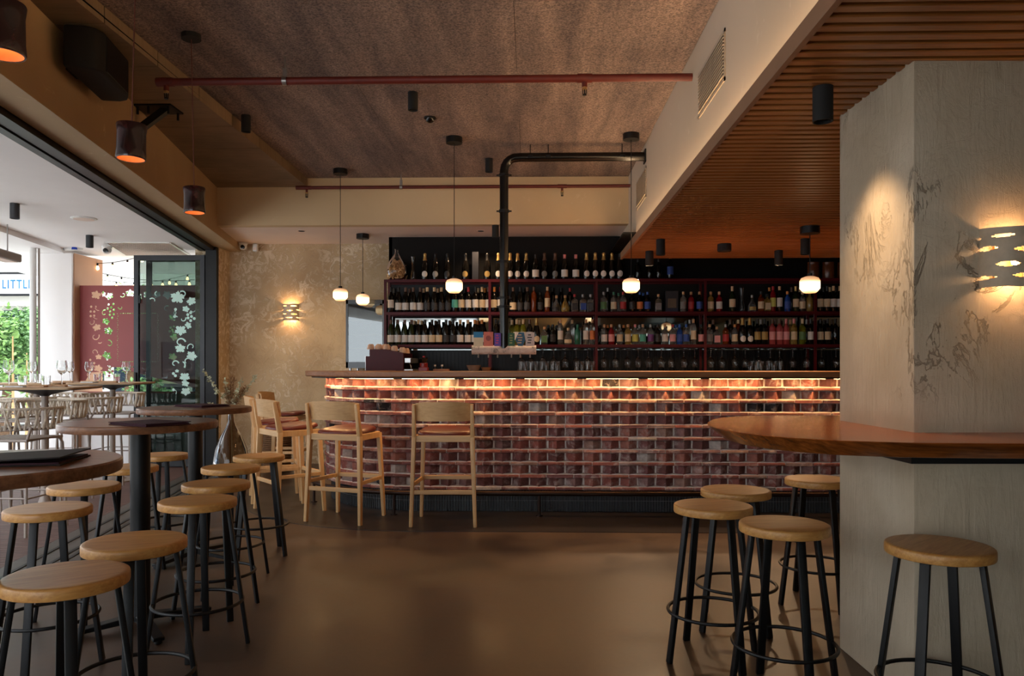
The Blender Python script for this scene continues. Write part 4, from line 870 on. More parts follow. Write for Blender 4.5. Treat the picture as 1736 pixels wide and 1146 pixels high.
globe(1070, 227, ZC, 483.5, 'glowing ribbed glass globe lamp hanging in front of the bulkhead end')
globe(1373, 384.5, ZT, 482, 'glowing ribbed glass globe lamp under the slatted ceiling by the column')
# clay pendants
CLm = MB().lathe([(.064, 0), (.066, .008), (.063, .04), (.062, .12), (.067, .155), (.065, .16), (.02, .16), (.02, .152), (.056, .15), (.056, .03), (.059, 0), (.064, 0)], 30).mesh('clay_shade', 0, 45)
CLi = MB().lathe([(.0585, .001), (.0545, .03), (.0545, .148), (0, .148)], 28).mesh('inner_face', 0, 45)
for i, (px, Y, py, lb) in enumerate(((4, 2.35, 93, 'glazed dark red clay pendant cut by the top corner of the frame'), (222, 3.5, 270, 'glazed dark red clay pendant in front of the ceiling bracket'), (330, 4.8, 361, 'glazed dark red clay pendant farthest along the street front'))):
    p = P(px, py, Y * 1.0); t = thing('clay_pendant', lb, 'pendant lamp', p, 0, 'clay pendants'); t.rotation_euler = (random.uniform(-.03, .03), random.uniform(-.03, .03), i)
    link('shade', CLm, M['clay'], t); link('shade_inside', CLi, M['clay_in'], t)
    m = MB(); m.lathe([(0, .05), (.018, .06), (.022, .08), (.014, .11), (0, .12)], 14); m.build('bulb', M['bulb_warm'], t); m = MB(); m.cyl((0, 0), .016, .118, .15, 12); m.build('lamp_holder', M['black_metal'], t)
    zc = ZC if Y < 4.7 else ZC; m = MB(); m.tube([(0, 0, .15), (0, 0, .5), (.02 * (i == 2), 0, zc - p.z - .01)], .0028, 6); m.build('cord', plain('rust_cord', rgb(92, 44, 30), .8), t)
    m = MB(); m.cyl((.02 * (i == 2), 0), .06, zc - p.z - .03, zc - p.z, 22); m.build('ceiling_rose', M['black_matte'], t)

# sprinkler pipes
def sprinkler(px_end, py_end, Y, rad, x0, heads, hangers, lb):
    z = P(px_end, py_end, Y).z; t = thing('sprinkler_pipe', lb, 'pipe', (0, Y, z)); m = MB(); m.tube([(x0, 0, 0), (XB, 0, 0)], rad, 14); m.build('pipe', M['red_pipe'], t)
    m = MB(); m.tube([(x0 - .01, 0, 0), (x0 + .06, 0, 0)], rad * 1.2, 14); m.build('end_cap', M['red_pipe'], t)
    for px in heads:
        x = P(px, py_end, Y).x; m = MB(); m.tube([(x - .05, 0, 0), (x + .05, 0, 0)], rad * 1.18, 14); m.cyl((x, 0), rad * .7, -rad - .035, 0, 12); m.build('tee', M['red_pipe'], t)
        h = MB(); h.cyl((x, 0), .017, -rad - .05, -rad - .035, 12); hd = h.build('sprinkler_head', M['brass'], t)
        h = MB(); h.bar((x - .013, 0, -rad - .05), (x - .011, 0, -rad - .085), .005, .005); h.bar((x + .013, 0, -rad - .05), (x + .011, 0, -rad - .085), .005, .005); h.cyl((x, 0), .014, -rad - .09, -rad - .083, 12); h.cyl((x, 0), .004, -rad - .085, -rad - .05, 8); h.build('deflector', M['black_metal'], hd)
    for px in hangers:
        x = P(px, py_end, Y).x; m = MB(); m.tube([(x, 0, rad), (x, 0, ZC - z)], .006, 8); m.lathe([(rad + .005, -.015), (rad + .005, .015)], 14); m.v = m.v[:-28] + [(x + c, a, b) for a, b, c in m.v[-28:]]; m.box(x - .014, x + .014, -.01, .01, rad, rad + .06); m.build('hanger', M['steel'], t)
    return t
sp1 = sprinkler(1172, 131, 5.19, .026, -2.55, (282, 991), (483,), 'thick dark red sprinkler pipe nearest, crossing under the felt ceiling')
sprinkler(1068, 315, 8.4, .018, -2.58, (520, 953), (680,), 'thin red sprinkler pipe along the plaster beam')

# loudspeaker and bracket on the street front
t = thing('loudspeaker', 'big black loudspeaker hung on the header above the street front', 'loudspeaker', FW(4.75, -.07, 3.0)); t.rotation_euler = (0, 0, PHI)
m = MB(); m.prism([(0, -.30), (.12, -.30), (.175, -.27), (.2, -.2), (.2, .2), (.175, .27), (.12, .30), (0, .30)], 0, .25); m.build('cabinet', M['black_matte'], t, bevel=.018, seg=3, smooth=40)
m = MB(); m.box(.199, .205, -.19, .19, .02, .23); m.build('grille', M['black_metal'], t, bevel=.003)
m = MB(); m.box(-.068, .0, -.08, .08, .06, .2); m.build('wall_bracket', M['black_metal'], t)
p = PZ(268, 184, ZK); t = thing('ceiling_bracket', 'black steel bracket with slanting arm fixed under the concrete ceiling', 'bracket', p)
m = MB(); m.box(-.15, .15, -.11, .11, -.012, 0); m.build('plate', M['black_metal'], t)
m = MB(); m.bar((.08, -.02, -.01), (-.17, -.06, -.22), .06, .05); m.build('arm', M['black_metal'], t)
for x, yy in ((-.12, -.08), (-.03, -.09), (.12, -.08), (.12, .08)):
    m = MB(); m.cyl((x, yy), .01, -.07, -.01, 8); m.build('bolt', M['black_metal'], t)
# air grilles on the bulkhead
for y0, y1, lb in ((4.30, 4.98, 'cream air vent with fine bars on the bulkhead, nearer one'), (7.23, 7.88, 'cream air vent with fine bars on the bulkhead, farther one near the black pipe')):
    t = thing('air_vent', lb, 'vent', (XB, (y0 + y1) / 2, 2.995), 0, 'bulkhead air vents'); hy = (y1 - y0) / 2; hz = .145
    m = MB(); m.box(-.001, -.002, -hy, hy, -hz, hz); m.box(-.006, 0, -hy, hy, -hz, -hz + .02); m.box(-.006, 0, -hy, hy, hz - .02, hz); m.box(-.006, 0, -hy, -hy + .02, -hz, hz); m.box(-.006, 0, hy - .02, hy, -hz, hz); m.build('frame', M['ceramic_cream'], t, smooth=0)
    m = MB(); m.box(-.0025, -.002, -hy + .02, hy - .02, -hz + .02, hz - .02); m.build('dark_back', M['black_matte'], t, smooth=0)
    bmh = MB().box(-.012, -.003, -hy + .02, hy - .02, -.0036, .0036).mesh('vent_bar', 0, 0)
    for k in range(13):
        o = link('vent_bar', bmh, M['ceramic_cream'], t); o.location = (0, 0, -hz + .031 + k * .0193)

# wall sconces: pierced ceramic half cylinders
def sconce(loc, rz, lb, w_, watts, seed):
    t = thing('wall_sconce', lb, 'wall lamp', loc, rz, 'pierced ceramic wall lamps'); rnd = random.Random(seed); R, hh, nu, nv = .1, .215, 84, 72; lens = []
    for row in range(4):
        z = .035 + row * .05
        for k in range(3):
            u = (.06 + .42 * k + (.21 if row % 2 else 0)) + rnd.uniform(-.03, .03); lens.append((u, z + rnd.uniform(-.006, .006), rnd.uniform(.12, .16), rnd.uniform(.0065, .0095)))
    vs = []; fs = []
    for s in (0, 1):
        for j in range(nv + 1):
            for i in range(nu + 1):
                u = i / nu; a = PI * u; r = R - s * .006 + .0022 * sin(5 * u + 40 * j / nv * .2); z = hh * j / nv
                if j == 0: z += .004 * (1 + sin(9 * u)) 
                if j == nv: z += .003 * sin(6 * u + 1)
                vs.append((cos(a) * r, -sin(a) * r * 1.0, z))
    o = (nu + 1) * (nv + 1); keep = set()
    for j in range(nv):
        for i in range(nu):
            u, z = (i + .5) / nu, hh * (j + .5) / nv
            if not any(abs(u - lu) < lw / 1.0 and abs(z - lz) < lh * (1 - ((u - lu) / lw) ** 2) for lu, lz, lw, lh in lens): keep.add((i, j))
    for (i, j) in keep:
        q = j * (nu + 1) + i; fs += [(q, q + 1, q + nu + 2, q + nu + 1), (o + q, o + q + nu + 1, o + q + nu + 2, o + q + 1)]
        for di, dj, e in ((0, -1, (q, q + 1)), (0, 1, (q + nu + 1, q + nu + 2)), (-1, 0, (q, q + nu + 1)), (1, 0, (q + 1, q + nu + 2))):
            if (i + di, j + dj) not in keep: fs.append((e[0], e[1], e[1] + o, e[0] + o))
    m = MB(); m.add(vs, fs); m.build('ceramic_shade', M['ceramic_cream'], t, smooth=60)
    m = MB(); m.box(-.05, .05, -.012, 0, .03, .18); m.build('back_plate', M['brass'], t)
    m = MB(); m.lathe([(0, -.028), (.012, -.024), (.015, 0), (.012, .024), (0, .028)], 12, (0, -.05, hh / 2)); m.build('bulb', M['bulb_warm'], t)
    point(t, (0, -.05, hh / 2 + .06), watts, .012); point(t, (0, -.05, hh / 2 - .06), watts, .012)
pp = P(493.5, 544, YW); sconce((pp.x, YW, pp.z), 0, 'small pierced ceramic wall lamp glowing on the tan plaster wall', .2, 2.4, 2)
X, Y = R2((1706 - PX0) / F * 2.782, 2.782); sconce((X, Y, H + (HY - 490) / F * 2.782), TH, 'large pierced ceramic wall lamp glowing on the plaster column', .2, 1.2, 5)

# cameras and sensor under the soffit
def cctv(loc, lb, s=1.0):
    t = thing('security_camera', lb, 'camera', loc, 0, 'dome security cameras'); m = MB(); m.lathe([(0, 0), (.055*s, 0), (.055*s, -.02*s), (.045*s, -.03*s), (0, -.03*s)], 22); m.build('mount', M['white_plastic'], t)
    m = MB(); m.lathe([(.046*s, -.02*s), (.05*s, -.045*s), (.04*s, -.075*s), (.02*s, -.088*s), (0, -.09*s)], 22); m.build('ball', M['white_plastic'], t); m = MB(); m.lathe([(0, -.035*s), (.024*s, -.03*s), (.026*s, 0)], 18); m.v = [(x + .01 * s, z - .022 * s, y - .055 * s) for x, y, z in m.v]; m.build('lens', M['black_gloss'], t)
cctv(PZ(412, 412, ZS - .01), 'white dome security camera under the soffit at the plaster wall', 1.0)
p = P(432, 413, 9.75); t = thing('motion_sensor', 'little white motion sensor beside the indoor security camera', 'sensor', (p.x, 9.78, p.z - .1)); m = MB(); m.box(-.03, .03, -.03, .03, 0, .1); m.build('case', M['white_plastic'], t, bevel=.01, seg=2); m = MB(); m.box(-.02, .02, -.033, -.03, .02, .05); m.build('window', M['soffit'], t, bevel=.001)

# ================================================================ VASE, BASKET
vx = PZ(392, 800, 0.0); Yv = 8.3; X, Y = R2((392 - PX0) / F * Yv, Yv)
t = thing('glass_vase', 'big smoky glass bottle vase standing on the floor before the plaster wall', 'vase', (X, Y, .004))
zn = H + (HY - 704) / F * Yv; k = zn / .78
m = MB(); m.lathe([(0, 0), (.12, 0), (.17, .03), (.19, .12), (.19, .22), (.165, .36), (.11, .5), (.055, .6), (.034, .66), (.030, .76), (.036, .78)], 40); m.build('glass_body', M['smoke_glass'], t, smooth=60)
t = thing('dried_flowers', 'dried eucalyptus and pampas stems standing in the smoky vase', 'dried flowers', (X, Y, .02)); rnd = random.Random(11)
def stem(dx, dy, h, mat, kind, nm):
    pts = [Vector((rnd.uniform(-.03, .03), rnd.uniform(-.03, .03), .02)), Vector((0, 0, .72)), Vector((dx * .35, dy * .35, .72 + (h - .72) * .45)), Vector((dx, dy, h))]; m = MB(); m.tube(pts, .003, 5); o = m.build(nm, mat, t)
    lf = MB()
    for i in range(70 if kind == 'e' else 190):
        q = rnd.uniform(.08, 1); base = pts[1].lerp(pts[3], q) if q > .45 else pts[1].lerp(pts[2], q / .45)
        base = base + Vector((rnd.uniform(-1, 1), rnd.uniform(-1, 1), rnd.uniform(-1, 1))) * (.008 if kind == 'e' else .03 * (1.15 - q)); d = Vector((rnd.uniform(-1, 1), rnd.uniform(-1, 1), rnd.uniform(-.2, 1))).normalized()
        ln = .046 * (1.2 - q * .6) if kind == 'e' else .05; wd_ = d.cross(Vector((rnd.uniform(-1, 1), rnd.uniform(-1, 1), rnd.uniform(-1, 1)))).normalized() * (ln * (.34 if kind == 'e' else .05))
        lf.add([base, base + d * ln * .5 + wd_, base + d * ln, base + d * ln * .5 - wd_], [(0, 1, 2, 3)])
    lf.build('leaves', mat, o, smooth=0)
def tip(px, py): p = P(px, py, Y); return p.x - X, p.z - .02
for px, py, kd in ((346, 628, 'e'), (352, 684, 'e'), (381, 640, 'e'), (432, 636, 'e'), (416, 640, 'e'), (392, 640, 'p'), (398, 642, 'p'), (386, 655, 'p'), (410, 660, 'p'), (420, 655, 'p')):
    dx, h = tip(px, py); stem(dx, rnd.uniform(-.1, .06), h, M['dried_green'] if kd == 'e' else M['dried_brown'], kd, 'eucalyptus_stem' if kd == 'e' else 'pampas_stem')
X, Y = R2((470 - PX0) / F * 9.2, 9.2); t = thing('woven_basket', 'tall brown woven basket by the plaster wall behind the bar chairs', 'basket', (X, Y, .004))
m = MB()
for j in range(26): m.lathe([(.150 + .012 * sin(j * .12), j * .024), (.158 + .012 * sin(j * .12), j * .024 + .012), (.150 + .012 * sin(j * .12), j * .024 + .024)], 30)
m.lathe([(0, 0), (.15, 0)], 30); m.build('weave', M['basket'], t, smooth=0)

# ================================================================ TERRACE
ZE = ZH - .02
# grape vine motifs, as outlines in metres
def leaf(cx, cz, r, rot=0.0):
    h = [(0, 1), (.12, .80), (.28, .74), (.25, .5), (.48, .64), (.62, .52), (.95, .46), (.8, .26), (.86, .04), (.55, .02), (.74, -.3), (.6, -.52), (.34, -.52), (.14, -.36)]
    pts = h + [(0, -.6)] + [(-x, z) for x, z in h[:0:-1]]; c, s_ = cos(rot), sin(rot)
    return [(cx + r * (x * c + z * s_), cz + r * (z * c - x * s_)) for x, z in pts]
def disc(cx, cz, r, n=14): return [(cx + r * cos(2 * PI * i / n), cz + r * sin(2 * PI * i / n)) for i in range(n)]
def curl(cx, cz, r, a0, turn, w, n=16):
    c = []
    for i in range(n + 1):
        t = i / n; a = a0 + turn * t; rr = r * (1 - .72 * t); c.append((cx + rr * cos(a), cz + rr * sin(a), w * (1 - .45 * t)))
    L_, R_ = [], []
    for i in range(n + 1):
        p = c[max(i - 1, 0)]; q = c[min(i + 1, n)]; dx, dz = q[0] - p[0], q[1] - p[1]; d = math.hypot(dx, dz) or 1
        L_.append((c[i][0] - dz / d * c[i][2], c[i][1] + dx / d * c[i][2])); R_.append((c[i][0] + dz / d * c[i][2], c[i][1] - dx / d * c[i][2]))
    return L_ + R_[::-1]
# --- pierced red screen and low wall
YR = 9.55; sx0 = P(133, 500, YR).x; sx1 = -4.02; sz0, sz1 = .93, P(150, 484, YR).z; W_, H_ = sx1 - sx0, sz1 - sz0
K = YR / F / 6.03
def sq(zx, zy): return ((zx - 133) * K, H_ - (zy - 85) * K)
holes = []
for x, z, r, ro in ((318, 190, 52, .2), (392, 175, 30, 1.2), (462, 200, 42, -.5), (676, 172, 46, 0), (420, 462, 40, .4), (328, 525, 44, -.3), (447, 562, 46, .2), (428, 818, 50, .8), (345, 830, 34, 0), (338, 950, 46, .3), (285, 1112, 40, .4), (760, 200, 40, 1), (860, 190, 48, .3), (960, 185, 42, -.4), (1060, 190, 48, .6), (1120, 420, 44, .2), (1130, 620, 44, .9), (1120, 830, 46, .4)): holes.append(leaf(*sq(x, z), r * K * 1.12, ro))
for x, z in ((450, 283), (500, 278), (478, 313), (440, 323), (465, 352), (506, 338), (463, 389), (503, 382), (488, 420), (268, 305), (312, 306), (262, 355), (300, 356), (262, 402), (298, 398), (460, 925), (458, 956), (460, 990), (456, 1022), (492, 974), (258, 856), (298, 890), (296, 925), (1100, 520), (1135, 515), (1118, 545), (1090, 560), (1128, 570)): holes.append(disc(*sq(x, z), 12.5 * K))
for x, z, r, a, tn, w in ((600, 180, 30, -2.6, 4.6, 5), (578, 310, 28, 3.2, 3.6, 5), (408, 372, 36, 1.2, 4.2, 6), (268, 466, 34, .6, -4.4, 5), (308, 612, 46, .4, -4.8, 6), (455, 690, 40, 1.8, -4.4, 6), (300, 778, 36, -.3, 4.4, 5), (240, 1015, 30, .4, 4.2, 4), (378, 660, 40, 3.6, 1.2, 6), (425, 930, 60, -.8, 1.6, 7), (366, 330, 70, 2.6, 1.3, 5), (345, 420, 60, 2.8, 1.0, 4), (690, 960, 40, .5, 4, 6), (1060, 330, 36, 1, 4, 6), (1160, 720, 36, .4, -4, 6), (380, 1010, 26, 1, 4.5, 4)): holes.append(curl(*sq(x, z), r * K, a, tn, w * K))
for k in range(22): holes.append([sq(545 + q * 6 + (3 if k % 2 else -3), 372 + k * 23 + v) for q, v in ((-.5, 0), (.5, 3), (.5, 15), (-.5, 12))])
for k in range(16): holes += [[sq(572 + k * 24 + u, z + v) for u, v in ((0, 0), (15, -2), (15, 5), (0, 7))] for z in (372, 872)]
for k in range(22): holes.append([sq(968 + q * 6 + (3 if k % 2 else -3), 372 + k * 23 + v) for q, v in ((-.5, 0), (.5, 3), (.5, 15), (-.5, 12))])
t = thing('vine_screen', 'dark red steel screen pierced with grape vine shapes at the terrace end', 'screen', (sx0, YR, sz0))
link('pierced_plate', curve_mesh('pierced_plate', [(0, 0), (W_, 0), (W_, H_), (0, H_)], holes, .003), M['red_screen'], t)
m = MB(); m.box(-.012, .012, -.02, .02, -.0, H_); m.box(W_ - .012, W_ + .012, -.02, .02, 0, H_); m.box(0, W_, -.012, .012, -.01, .01); m.build('frame', M['red_screen'], t, smooth=0)
m = MB(); m.box(P(122, 600, 9.6).x, -3.9, 9.58, 9.75, 0, .925); struct(m.build('wall_terrace', M['white_paint'], smooth=0))
# --- white column and round post
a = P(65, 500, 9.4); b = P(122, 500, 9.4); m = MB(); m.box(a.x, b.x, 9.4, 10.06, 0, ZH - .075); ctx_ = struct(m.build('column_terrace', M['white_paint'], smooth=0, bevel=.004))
m = MB(); m.box(b.x, b.x + .012, 9.43, 10.06, 0, ZH - .076); m.build('warm_shade_side', plain('painted_warm_shade', rgb(176, 132, 100), .6, 0, .05, 3), ctx_, smooth=0)  # warm light and shade on the column's white side, painted as a tan sheet
p = P(56, 500, 9.0); t = thing('downpipe_post', 'round pale post standing at the terrace edge', 'post', (p.x, p.y, 0)); m = MB(); m.cyl((0, 0), .036, 0, ZH - .076, 20); m.build('shaft', M['white_plastic'], t)
m = MB(); m.cyl((.052, .03), .012, 0, ZH - .076, 10); m.build('side_conduit', M['taupe_metal'], t)

# --- folded glass doors
M['decal'] = M['etched']
def door_leaf(yy, x0, x1, n, decor):
    zt, z0 = 2.64, .012; m = MB(); s = .055
    m.box(x0, x0 + s, yy - .025, yy + .025, z0, zt); m.box(x1 - s, x1, yy - .025, yy + .025, z0, zt); m.box(x0 + s, x1 - s, yy - .025, yy + .025, zt - .065, zt); m.box(x0 + s, x1 - s, yy - .025, yy + .025, z0, z0 + .12)
    d = struct(m.build('door_%d' % n, M['frame_grey'], smooth=0))
    m = MB(); m.box(x0 + s, x1 - s, yy - .004, yy + .004, z0 + .12, zt - .065); m.build('door_pane', M['door_glass'], d, smooth=0)
    if decor:
        Kd = yy / F / 5.73
        def dq(zx, zy): q = P(220 + zx / 5.73, 420 + zy / 5.73, yy); return q.x, q.z
        parts = [leaf(*dq(465, 492), 78 * Kd, .1), leaf(*dq(602, 525), 52 * Kd, -.4), leaf(*dq(545, 600), 40 * Kd, .3), leaf(*dq(495, 795), 64 * Kd, PI), leaf(*dq(566, 757), 40 * Kd, .9), leaf(*dq(492, 985), 56 * Kd, 0), leaf(*dq(600, 1055), 58 * Kd, .5),
                 leaf(*dq(535, 1248), 56 * Kd, PI), leaf(*dq(540, 1322), 42 * Kd, .2), leaf(*dq(545, 1390), 52 * Kd, PI), leaf(*dq(460, 1200), 22 * Kd, 0)]
        parts += [disc(*dq(x, z), 14.5 * Kd) for x, z in ((446, 599), (441, 632), (437, 668), (565, 650), (593, 632), (601, 668), (568, 682), (593, 708), (628, 688), (425, 1222), (445, 1243), (425, 1380))]
        parts += [curl(*dq(x, z), r * Kd, a, tn, w * Kd) for x, z, r, a, tn, w in ((520, 455, 40, 2.4, -3.4, 7), (480, 660, 60, 2.2, 1.6, 9), (515, 690, 34, .4, -3.6, 6), (490, 925, 56, .2, 4.0, 8), (600, 965, 42, 3.6, -4.4, 6), (440, 1130, 40, .2, 4.4, 7), (500, 1115, 60, -1, 1.4, 9), (560, 1110, 46, .5, 3.4, 7), (265, 455, 30, 1.6, 2.6, 5), (230, 520, 40, 2.6, -2.6, 6), (430, 1390, 36, -1, 1.8, 4), (630, 600, 40, 3.4, 1.8, 4))]
        for q in parts: 
            mm = MB(); k = len(q); mm.add([(x, yy - .0052, z) for x, z in q] + [(x, yy - .0044, z) for x, z in q], [tuple(range(k)), tuple(range(k, 2 * k))[::-1]] + [(j, (j + 1) % k, k + (j + 1) % k, k + j) for j in range(k)]); mm.build('etched_motif', M['decal'], d, smooth=0)
        m = MB(); m.box(x0 + .015, x0 + .04, yy - .05, yy - .025, .98, 1.18); m.build('door_handle', M['black_metal'], d, bevel=.003)
        m = MB(); m.box(x0 + .06, x0 + .085, yy - .03, yy - .012, 2.04, 2.14); m.build('latch', M['black_metal'], d, bevel=.003)
    for z in (.35, 1.9, 2.5):
        m = MB(); m.cyl((x1 + .012, yy + .02), .009, z, z + .14, 10); m.build('hinge', M['steel'], d)
xa, xb = P(228.5, 600, 9.45).x, P(348, 600, 9.45).x
door_leaf(9.45, xa, xb, 1, True)
door_leaf(9.56, xa + .10, xb, 2, False)
m = MB(); m.box(xb + .012, -3.905, 9.43, 9.5, .0, 2.74); struct(m.build('trim_5', M['black_metal'], smooth=0))
m = MB(); m.box(-4.2, -3.906, 9.5, YW, .0, ZH + .01); struct(m.build('wall_nib', M['plaster'], smooth=0))

# --- terrace ceiling fittings
def onceil(px, py): return PZ(px, py, ZE)
for px, py, lb in ((25, 345, 'dark grey cylinder downlight on the white terrace ceiling, nearer one'), (152, 399, 'dark grey cylinder downlight on the white terrace ceiling above the white column')):
    o = link('downlight', DLm, M['frame_grey']); o.location = onceil(px, py); tag(o, lb, 'downlight', 'terrace downlights'); link('lens', DIm, M['soffit'], o)
t = thing('ceiling_disc_speaker', 'flat round white speaker set in the terrace ceiling', 'speaker', onceil(142, 370)); m = MB(); m.lathe([(0, -.012), (.10, -.012), (.118, -.006), (.12, 0)], 36); m.build('bezel', M['white_plastic'], t)
m = MB(); m.lathe([(0, -.0135), (.095, -.0135), (.095, -.012)], 30); m.build('grille', M['soffit'], t)
cctv(onceil(181, 417), 'white dome security camera under the terrace ceiling by the mesh panel', 1.1)
p = P(122, 422, 9.36); t = thing('alarm_siren', 'white alarm siren with blue lens at the top of the white column', 'alarm', (p.x, 9.36, p.z - .02)); m = MB(); m.prism([(-.14, .03), (.14, .03), (.11, -.05), (-.08, -.05)], 0, .06, .02); m.build('case', M['white_plastic'], t, bevel=.006); m = MB(); m.lathe([(0, 0), (.035, 0), (.03, .03), (0, .035)], 16, (.06, -.045, .005)); m.build('blue_lens', M['blue_lens'], t)
c4 = [onceil(178, 410), onceil(288, 411), onceil(322, 432), onceil(212, 432)]
t = thing('mesh_panel', 'dark diamond mesh panel in the terrace ceiling above the glass door', 'mesh panel', (c4[0] + c4[2]) / 2); t.location.z = ZE - .002; o0 = Vector(t.location)
q = [c - o0 for c in c4]; q = [Vector((v.x, v.y, -.004)) for v in q]
m = MB(); [m.bar(q[i], q[(i + 1) % 4], .03, .012) for i in range(4)]; m.build('frame', M['white_plastic'], t, smooth=0)
m = MB(); m.add([v + Vector((0, 0, .004)) for v in q], [(0, 1, 2, 3)]); m.build('backing', M['black_matte'], t, smooth=0)
lat = MB(); N = 16
def bil(u, v): return (q[0] * (1 - u) + q[1] * u) * (1 - v) + (q[3] * (1 - u) + q[2] * u) * v
for k in range(-N, N):
    for sgn in (1, -1):
        a0, a1 = k / N, k / N + 1
        u0, v0, u1, v1 = (a0, 0, a1, 1) if sgn > 0 else (a1, 0, a0, 1)
        lo, hi = 0, 1
        du = u1 - u0; t0 = (0 - u0) / du; t1 = (1 - u0) / du; t0, t1 = min(t0, t1), max(t0, t1); lo, hi = max(0, t0), min(1, t1)
        if hi - lo > .03: lat.bar(bil(u0 + du * lo, lo), bil(u0 + du * hi, hi), .006, .006)
tag(lat.build('mesh_strands', M['soffit'], t, smooth=0), kind='stuff')
p = P(4, 435, 7.4); t = thing('terrace_heater', 'grey bar heater hanging from the terrace ceiling at the frame edge', 'heater', (p.x, p.y, p.z), PHI); m = MB(); m.box(-.09, .09, -.5, .2, -.03, .05); m.build('reflector', M['taupe_metal'], t, bevel=.01); m = MB(); m.box(-.06, .06, -.48, .18, -.034, -.03); m.build('element', M['soffit'], t)
[MB().tube([(0, q, .05), (0, q, ZH - .075 - p.z)], .006, 6).build('hanging_rod', M['steel'], t) for q in (-.2, .1)]

# --- festoon lights
bm_ = MB().lathe([(0, -.06), (.016, -.052), (.021, -.036), (.014, -.014), (.010, 0), (0, 0)], 12).mesh('bulb', 0, 50); sm_ = MB().lathe([(.0, .03), (.012, .028), (.012, -.004), (0, -.004)], 10).mesh('socket', 0, 50)
for A, B, sag, n, lb in ((P(150, 446, 9.9), P(300, 405, 10.2), .10, 6, 'string of warm festoon bulbs crossing above the red screen, upper line'), (P(168, 462, 11.0), P(330, 474, 11.4), .06, 7, 'string of warm festoon bulbs behind the red screen, lower line'), (P(150, 470, 12.2), P(330, 462, 12.0), .12, 6, 'string of warm festoon bulbs farthest behind the red screen')):
    t = thing('festoon_lights', lb, 'string lights', A, 0, 'festoon strings'); D = B - A; pts = [D * (k / 18) + Vector((0, 0, -sag * 4 * (k / 18) * (1 - k / 18))) for k in range(19)]
    m = MB(); m.tube(pts, .004, 5); m.build('cable', M['black_matte'], t)
    for k in range(n):
        f = (k + .6) / n; pt = D * f + Vector((0, 0, -sag * 4 * f * (1 - f) - .03)); s_ = link('bulb_socket', sm_, M['black_metal'], t); s_.location = pt; b_ = link('bulb', bm_, M['string_bulb'], s_)

# --- terrace tables
def make_ttable():
    t = thing('terrace_table', 'x', 'table'); h = .36; m = MB(); r = .06; pl = []
    for cx, cy, a0 in ((h - r, h - r, 0), (-h + r, h - r, PI / 2), (-h + r, -h + r, PI), (h - r, -h + r, 1.5 * PI)):
        for k in range(6): a = a0 + PI / 2 * k / 5; pl.append((cx + r * cos(a), cy + r * sin(a)))
    m.prism(pl, 1.062, 1.08, .012); m.build('table_top', M['tan_top'], t, smooth=30); m = MB(); m.prism(pl, 1.054, 1.0619, .06); m.build('top_edge', M['black_metal'], t)
    m = MB(); m.lathe([(.03, 1.0), (.06, 1.015), (.22, 1.05), (.22, 1.054), (0, 1.054)], 28); m.build('top_support', M['black_metal'], t); m = MB(); m.lathe([(.15, .015), (.06, .06), (.034, .14), (.028, .3), (.028, 1.0)], 24); m.build('pole', M['taupe_metal'], t)
    m = MB(); m.lathe([(0, 0), (.25, 0), (.25, .012), (.15, .02), (0, .02)], 30); m.build('base', M['taupe_metal'], t); return t
tt0 = make_ttable(); TT = []
for i, (px, Yt, lb) in enumerate(((76, 6.6, 'terrace bar table nearest the street opening, set with two wine glasses'), (191, 8.45, 'terrace bar table in front of the red screen'), (62, 8.35, 'terrace bar table in front of the white column'))):
    o = tt0 if i == 0 else copy_tree(tt0); x, yy = R2((px - PX0) / F * Yt, Yt); o.location = (x, yy, 0); o.rotation_euler = (0, 0, PHI); tag(o, lb, 'table', 'terrace bar tables'); TT.append((x, yy))
def mir_gl():
    v = MB().lathe([(0, 0), (.034, 0), (.034, .003), (.008, .008), (.0042, .02), (.0038, .095), (.012, .108), (.032, .125), (.042, .15), (.0435, .17), (.036, .225), (.0345, .225), (.042, .17), (.0405, .15), (.03, .127), (.01, .111), (0, .109)], 20); return v.mesh('wine_glass', 0, 60)
gup = mir_gl()
for px, Yt, lb in ((15, 6.5, 'tall wine glass on the nearest terrace table, at the frame edge'), (105, 6.6, 'tall wine glass on the nearest terrace table, before the white column'), (151, 8.35, 'tall wine glass on the red screen table, beside the column'), (214, 8.4, 'tall wine glass on the red screen table, beside the glass door'), (54, 8.35, 'tall wine glass in front of the round post'), (119, 8.4, 'tall wine glass half hidden behind another before the white column')):
    o = link('wine_glass', gup, M['clear_glass']); x, yy = R2((px - PX0) / F * Yt, Yt); o.location = (x, yy, 1.0805); tag(o, lb, 'wine glass', 'wine glasses on the terrace tables')
for px, Yt, lb in ((38, 6.45, 'ribbed tumbler on the nearest terrace table beside the grey napkin'), (78, 6.5, 'ribbed tumbler on the nearest terrace table, above its pole'), (165, 8.2, 'ribbed tumbler on the red screen table, beside the column'), (198, 8.25, 'ribbed tumbler on the red screen table, beside the glass door'), (64, 8.15, 'ribbed tumbler on the white column table')):
    o = link('tumbler', tme, M['clear_glass']); x, yy = R2((px - PX0) / F * Yt, Yt); o.location = (x, yy, 1.0805); o.scale = (1, 1, .8); tag(o, lb, 'tumbler', 'tumblers on the terrace tables')
